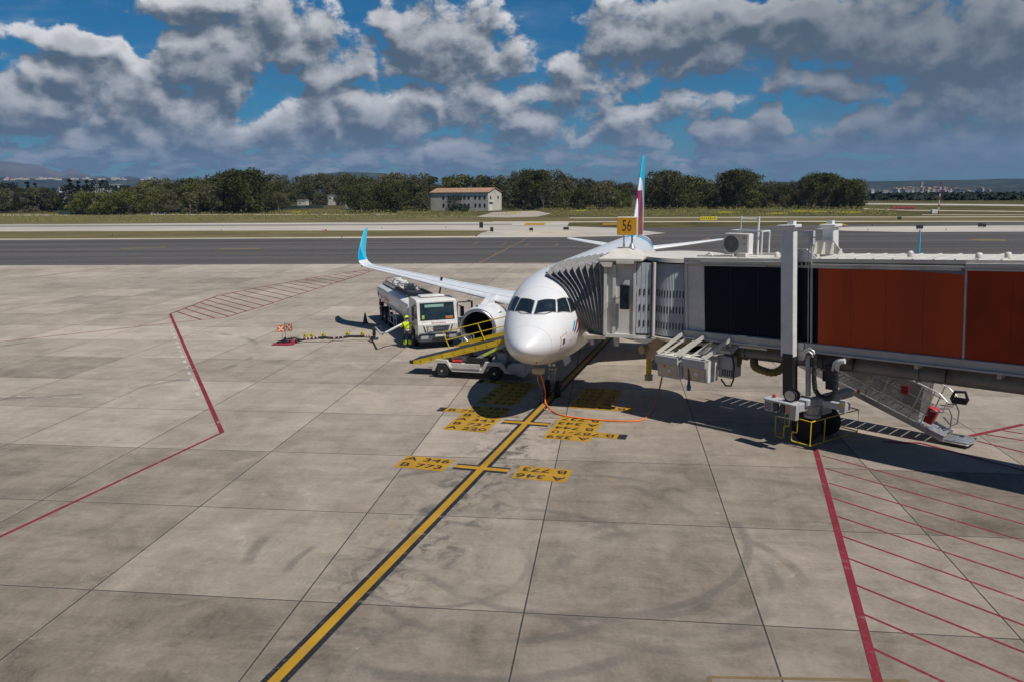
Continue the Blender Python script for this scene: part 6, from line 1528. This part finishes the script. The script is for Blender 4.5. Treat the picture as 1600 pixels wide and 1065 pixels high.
# buildings
WALLW = mat('old_lime_wall', (.56, .52, .46), .8, var=.1, dirt=(.36, .31, .25), dirt_amt=.6, scale=.35)
TILE = mat('terracotta_roof', (.34, .20, .12), .85, var=.22, scale=.8)
WDARK = mat('dark_window', (.03, .028, .026), .5)
def longhouse():
    c = gp(763, 330); L_ = 28.0; D_ = 12.0
    # local x runs along the long side towards the left of the photo, y to the right-hand gable end
    ang = math.atan2(.45, -.89); root = thing('long_building', 'long white two-storey building with a terracotta roof before the wood', 'building', c, ang)
    e, rdg = 7.6, 9.2
    # u: along length ; w: depth (gable side)
    ux = Vector((1, 0, 0)); wy = Vector((0, -1, 0))
    def P(u, w, z): return Vector((u, -w, z))
    mb = MB(); mb.prism([P(0, 0, 0), P(0, D_, 0), P(0, D_, e), P(0, D_/2, rdg), P(0, 0, e)], P(L_, 0, 0)); mb.build('wall', WALLW, root)
    mb = MB(); o = .35
    mb.prism([P(-o, -o, e-.1), P(L_+o, -o, e-.1), P(L_+o, D_/2, rdg+.1), P(-o, D_/2, rdg+.1)], (0, 0, .22)); mb.prism([P(-o, D_+o, e-.1), P(L_+o, D_+o, e-.1), P(L_+o, D_/2, rdg+.1), P(-o, D_/2, rdg+.1)], (0, 0, .22)); mb.build('roof', TILE, root)
    for u in (1.6, 3.9, 6.0, 9.2, 11.2, 13.2, 16.5, 19, 21.5):
        for z in (4.9, 1.7):
            MB().box(P(u, -.01, z+.6), (.85, .12, 1.35)).build('window', WDARK, root)
    MB().box(P(-.01, 2.2, 5.4), (.12, 1.0, 1.4)).build('window', WDARK, root); MB().box(P(-.01, 8.8, 5.4), (.12, 1.0, 1.4)).build('window', WDARK, root); MB().box(P(-.01, 6.0, 7.7), (.12, .5, .5)).build('window', WDARK, root)
    mb = MB(); mb.box(P(-.04, 2.3, 1.75), (.12, 2.6, 3.4)); mb.build('door', WHITE, root); MB().box(P(-.3, 2.4, 3.7), (.7, 3.2, .12)).build('canopy', WALLW, root)
longhouse()
def hut(x0, x1, yb, yt, label, win, sl=0.0):
    c = gp((x0+x1)/2, yb); d = c.length; w = (x1-x0)/FOC*d; h = tops(c, (x0+x1)/2, yt)
    root = thing('hut', label, 'hut', c, R(-8))
    MB().box((0, 2, h/2), (w, 4, h)).build('wall', WALLW, root); MB().box((0, 2, h+.1), (w+.5, 4.5, .2)).build('roof', CREAM, root)
    for u, z, s in win: MB().box((u*w, -.02, z*h), (s, .1, s)).build('window', WDARK, root)
hut(465, 478.5, 325, 313.5, 'tiny white hut with a low flat roof, leftmost of the huts', [(-.2, .62, .7)])
hut(512.5, 530, 321, 305.5, 'square white hut with two dark windows, tallest of the small huts', [(-.28, .7, 1.0), (.12, .72, 1.3)])
hut(540, 552, 327, 312, 'narrow white hut half hidden by the lone dark tree', [(-.2, .6, .9), (.25, .5, .8)])
for i, (x0, x1, yt, lb) in enumerate(((100, 114, 293, 'small pale flat building among the dark trees at far left'), (147, 190, 289, 'long low white building showing through the trees at left'), (128, 142, 296, 'grey concrete frame building among the cypresses'))):
    c = gp((x0+x1)/2, 318); d = c.length; w = (x1-x0)/FOC*d; h = tops(c, (x0+x1)/2, yt); b_ = thing('white_building', lb, 'building', c, R(10)); MB().box((0, 0, h/2), (w, 12, h)).build('wall', WHITE if i < 2 else mat('bare_concrete', (.2, .19, .18), .9), b_); MB().box((0, 0, h+.2), (w+1, 13, .4)).build('roof', WALLW, b_)
    for k in range(4): MB().box((w*(-.35+.23*k), -6.03, h-2.2), (w*.12, .1, 1.6)).build('window', WDARK, b_)
# lamp post, mast, boxes, barriers, small signs
c = gp(411, 333); lp = thing('lamp_post', 'short pale lamp post at the edge of the grass left of the huts', 'lamp post', c); MB().tube([(0, 0, 0), (0, 0, 4.2)], .14, 8).build('pole', WHITE, lp); MB().box((-.3, 0, 4.25), (1.1, .4, .25)).build('lamp_head', WHITE, lp)
c = gp(1466, 335); hh = tops(c, 1470, 281); ms = thing('mast', 'tall red and white banded lattice mast on the right', 'mast', c)
for k in range(9):
    z0_, z1_ = hh*.9*k/9, hh*.9*(k+1)/9; mb = MB()
    for a_ in (0, 120, 240): mb.tube([(.16*math.cos(R(a_)), .16*math.sin(R(a_)), z0_), (.16*math.cos(R(a_)), .16*math.sin(R(a_)), z1_)], .055, 5)
    mb.tube([(.16, 0, z0_), (-.08, .14, z1_)], .035, 4); mb.tube([(-.08, -.14, z0_), (.16, 0, z1_)], .035, 4)
    mb.build('mast_section', REDP if k % 2 == 0 else WHITE, ms)
MB().tube([(0, 0, hh*.9), (0, 0, hh)], .05, 5).build('tip', REDP, ms)
c = gp(1459, 335); bx_ = thing('equipment_box', 'white equipment cabinet at the foot of the red and white mast', 'cabinet', c); MB().box((0, 0, .75), (1.7, 1.2, 1.2), bev=.06).build('case', WHITE, bx_, smooth=30); MB().box((.3, -.61, .75), (.7, .03, .9)).build('door', CREAM, bx_)
for k in range(6):
    c = gp(1398+k*5.6, 327.6-.05*k); b_ = thing('barrier', 'low red barrier board in the row on the right field', 'barrier', c, R(rng.uniform(-8, 8)), 'red barriers on the right field'); MB().box((0, 0, .65), (1.25, .25, .9), bev=.05).build('board', mat('barrier_red', (.36, .07, .06), .6), b_); MB().box((0, 0, .12), (1.0, .6, .2)).build('foot', DARK, b_)
def tsign(x, y, w, h, label, col=BLACK, z=.35):
    c = gp(x, y); s_ = thing('taxiway_sign', label, 'sign', c, R(rng.uniform(-6, 6)), 'small signs along the taxiway')
    MB().box((0, 0, z+h/2), (w, .22, h), bev=.03).build('panel', col, s_)
    for u in (-.3, .3): MB().tube([(u*w, 0, 0), (u*w, 0, z+.02)], .05, 6).build('leg', STEEL, s_)
tsign(752, 357.5, .9, 1.3, 'black box sign, leftmost of the two at the end of the grass', z=.2); tsign(768.5, 363.2, .7, .9, 'black box sign at the pavement edge, right of the grass end', z=.2)
tsign(830, 363, .8, .6, 'small grey sign on the sand left of the stand number'); tsign(884.5, 361.5, 1.2, .55, 'low twin black sign left of the stand number sign'); tsign(1436.5, 360.5, 1.4, .8, 'low black sign behind the right wingtip')
tsign(1531, 357, .8, .75, 'left black sign of the close pair at the right edge'); tsign(1537.5, 357.4, .7, .7, 'right black sign of the close pair at the right edge'); tsign(1405, 345.5, 1.0, .7, 'small dark sign on the far grass strip at right')
c = gp(1107, 346); ys = thing('guidance_sign', 'low yellow guidance board with dark lettering on the far grass', 'sign', c, R(-4)); f = MB().box((0, 0, .75), (4.4, .25, .95), bev=.03).build('panel', mat('sign_lemon', (.62, .55, .03), .5), ys)
mb = MB()
for k, w_ in enumerate((.5, .3, .5, .4, .55, .3, .45)): mb.box((-1.7+k*.56, -.135, .75), (w_*.5, .01, .42))
mb.build('lettering_row', BLACK, f)
for u in (-1.6, 0, 1.6): MB().tube([(u, 0, 0), (u, 0, .3)], .05, 6).build('leg', STEEL, ys)
for x_, y_ in ((59, 365), (176, 369), (534, 372.6), (346, 362), (505, 361), (597, 357.6), (697, 357), (1363, 353.5), (1356, 361), (1478, 361)):
    c = gp(x_, y_); e_ = thing('edge_light', 'small taxiway edge light on the pavement shoulder', 'light', c, 0, 'taxiway edge lights'); MB().tube([(0, 0, 0), (0, 0, .3)], .05, 6).build('stem', DARK, e_); MB().lathe([(0, .09), (.12, .08), (.16, 0)], (0, 0, .3), (0, 0, 1), 8, True).build('lens', mat('blue_lens', (.03, .05, .16), .3), e_)
c = gp(510, 362); mk = thing('orange_marker', 'small orange marker post in the grass verge', 'marker', gp(509.5, 365.5)); MB().tube([(0, 0, 0), (0, 0, .9)], .09, 8).build('post', ORANGE, mk); MB().box((0, 0, .75), (.5, .08, .4)).build('plate', FLAGOR, mk)
# dark green mesh fence along the wood at left
def fence(x0, x1, y0, y1, label, h=1.8, n=26):
    a, b = gp(x0, y0), gp(x1, y1); root = thing('fence', label, 'fence', a, math.atan2(b.y-a.y, b.x-a.x)); L_ = (b-a).length
    MB().box((L_/2, 0, h/2), (L_, .05, h)).build('mesh_panel', mat('fence_green', (.012, .03, .026), .8, var=.4, scale=.3), root)
    for i in range(n+1): MB().tube([(L_*i/n, 0, 0), (L_*i/n, 0, h+.15)], .06, 5).build('post', DARK, root)
fence(92, 400, 336.2, 330.5, 'dark green fence along the foot of the wood at left')
fence(412, 505, 329, 325, 'dark green fence around the bush and the small huts', 1.6, 10)
mb = MB(); c = gp(246, 335.2); rg = random.Random(3)
for k in range(40): mb.lathe([(0, .9), (.4, .75), (.8, .3), (.85, 0)], (rg.uniform(-5, 5), rg.uniform(-1.5, 1.5), -.1), (0, 0, 1), 8)
o = mb.build('rubble_heap', DIRT, None, smooth=60); o.location = c; tag(o, 'pale heap of rubble in the grass by the green fence', 'rubble')

# town on the far right
rg = random.Random(21); TW_ = [mat('town_white', (.62, .58, .52), .8), mat('town_cream', (.52, .44, .34), .8), mat('town_grey', (.38, .36, .34), .8)]
def terr(az_, r_):
    k = min(1, max(0, (az_-.12)/.25)); return -.03-(k*k*(3-2*k)*min(r_-500, 3500)*.0085 if r_ > 500 else 0)
protos = []
for m_ in TW_:
    r0 = empty('town_house', (0, 0, -3000)); MB().box((0, 0, .5), (1, 1, 1)).build('wall', m_, r0); MB().prism([(-.55, -.55, 1), (.55, -.55, 1), (0, -.55, 1.25)], (0, 1.1, 0)).build('roof', TILE, r0)
    mb = MB(); mb.box((-.22, -.505, .55), (.16, .02, .22)); mb.build('window', WDARK, r0); mb = MB(); mb.box((.22, -.505, .55), (.16, .02, .22)); mb.build('window', WDARK, r0); protos.append(r0)
fresh = [True]*3
for k in range(110):
    x_ = min(max(rg.gauss(1435, 42), 1362), 1545); az_, e_ = azel(x_, 300); r_ = rg.uniform(2300, 3000); i = rg.choice((0, 0, 1, 2))
    o = protos[i] if fresh[i] else copy_tree(protos[i]); fresh[i] = False
    up = 9*math.exp(-((x_-1440)/50)**2)*(r_-2300)/700
    o.location = (r_*math.sin(az_), r_*math.cos(az_), terr(az_, r_)+up); s = rg.uniform(7, 12); o.scale = (s*rg.uniform(.7, 1.2), s, rg.uniform(5, 11)); o.rotation_euler = (0, 0, rg.uniform(-.6, .6)-az_)
    tag(o, 'small %s house in the distant town below the right hills' % ('white', 'cream', 'grey')[i], 'house', 'houses of the distant town')
az_, e_ = azel(1439, 300); r_ = 2700; tw = thing('church_tower', 'slim brown church tower rising from the distant town', 'tower', (r_*math.sin(az_), r_*math.cos(az_), terr(az_, r_)+5), 0); MB().box((0, 0, 12), (7, 7, 24)).build('shaft', mat('tower_stone', (.30, .24, .18), .9), tw); MB().prism([(-3.5, -3.5, 24), (3.5, -3.5, 24), (3.5, 3.5, 24), (-3.5, 3.5, 24)], (0, 0, 2)).build('cap', TILE, tw)

# hills and mountains
HILL = groundmat('hill_scrub', (.018, .028, .018), (.05, .055, .032), .0030, (1, 1, 3), detail=10, c3=(.012, .02, .013), s3=.010, th=(.45, .58))
MOUNT = groundmat('mountain_rock', (.055, .062, .07), (.12, .12, .12), .0011, (1, 1, 2), detail=10, c3=(.03, .04, .03), s3=.0018, th=(.45, .6))
def ridge(name, dist, prof, m_, depth, base=-60, rough=.06, seed=0):
    rg = random.Random(seed); n = 160; xs = np.linspace(prof[0][0], prof[-1][0], n); rows = []; K = 9
    ph = [rg.uniform(0, 6.28) for _ in range(12)]
    for x_ in xs:
        ty = itp(prof, x_); v = ray(x_, ty); k = 1/math.hypot(v.x, v.y); dx, dy = v.x*k, v.y*k
        top = CAMZ+v.z*k*dist; col_ = []
        for j in range(K+1):
            f = j/K; r_ = dist+(f-.6)*depth; prof_f = math.sin(min(1, f/.6)*math.pi/2)**1.3 if f <= .6 else math.cos((f-.6)/.4*math.pi/2)
            z = base+(top-base)*prof_f
            w = sum(math.sin(x_*.013*(q+1)*1.7+ph[q]+j*.9*(q % 3)) / (q+1.5) for q in range(10))
            z += w*rough*(top-base)*.5*math.sin(math.pi*min(1, f/.95))*(.25 if abs(f-.6) < .06 else 1)
            col_.append(Vector((dx*r_, dy*r_, z)))
        rows.append(col_)
    mb = MB(); mb.loft(rows, False, wrap=False); return tag(mb.build(name, m_, None, smooth=180), kind='structure')
ridge('mountains', 9000, [(-500, 258), (-200, 250), (-60, 249), (0, 253), (30, 255), (55, 258), (80, 266), (96, 270), (104, 267), (114, 265), (128, 270), (145, 276), (158, 274), (176, 279), (200, 275), (222, 279), (240, 283), (300, 286), (420, 290)], MOUNT, 3500, -80, .10, 1)
ridge('foothills', 5200, [(-500, 276), (0, 277), (60, 280), (120, 279), (180, 280), (250, 281), (320, 282), (420, 285), (520, 288), (700, 291), (1000, 290), (1080, 289)], HILL, 2600, -40, .04, 2)
ridge('hill', 5000, [(440, 292), (480, 277), (505, 272), (535, 269), (570, 270), (600, 271.5), (625, 275), (660, 284), (700, 291)], HILL, 1800, -40, .04, 3)
ridge('right_hills', 4600, [(880, 292), (960, 290), (1010, 288), (1100, 286), (1250, 284), (1340, 283.5), (1400, 283), (1440, 282), (1500, 281.5), (1560, 279.5), (1620, 279), (1800, 276), (2100, 282)], HILL, 3000, -70, .05, 4)
# pale houses on the far slope at left
for k in range(46):
    x_ = rg.uniform(0, 235); v = ray(x_, 281+rg.uniform(-1.0, 1.0)); kk = 4250/math.hypot(v.x, v.y)
    i = rg.choice((0, 0, 1)); o = copy_tree(protos[i]); o.location = (v.x*kk, v.y*kk, CAMZ+v.z*kk); s = rg.uniform(8, 14); o.scale = (s*rg.uniform(1, 1.6), s, rg.uniform(5, 9)); o.rotation_euler = (0, 0, .4)
    tag(o, 'tiny %s house on the far slope below the left mountains' % ('white', 'cream', 'grey')[i], 'house', 'houses on the far left slope')
# haze in the air
hz = bpy.data.materials.new('haze_air'); hz.use_nodes = True; hz.node_tree.nodes.clear(); t = NT(hz.node_tree)
ov = t.add('ShaderNodeOutputMaterial'); pv = t.add('ShaderNodeVolumePrincipled'); pv.inputs['Color'].default_value = (.34, .56, .95, 1); pv.inputs['Density'].default_value = 0.55e-4; t.l.new(pv.outputs[0], ov.inputs['Volume'])
tag(MB().box((0, 2000, 180), (32000, 24000, 760)).build('haze', hz, None), kind='stuff')
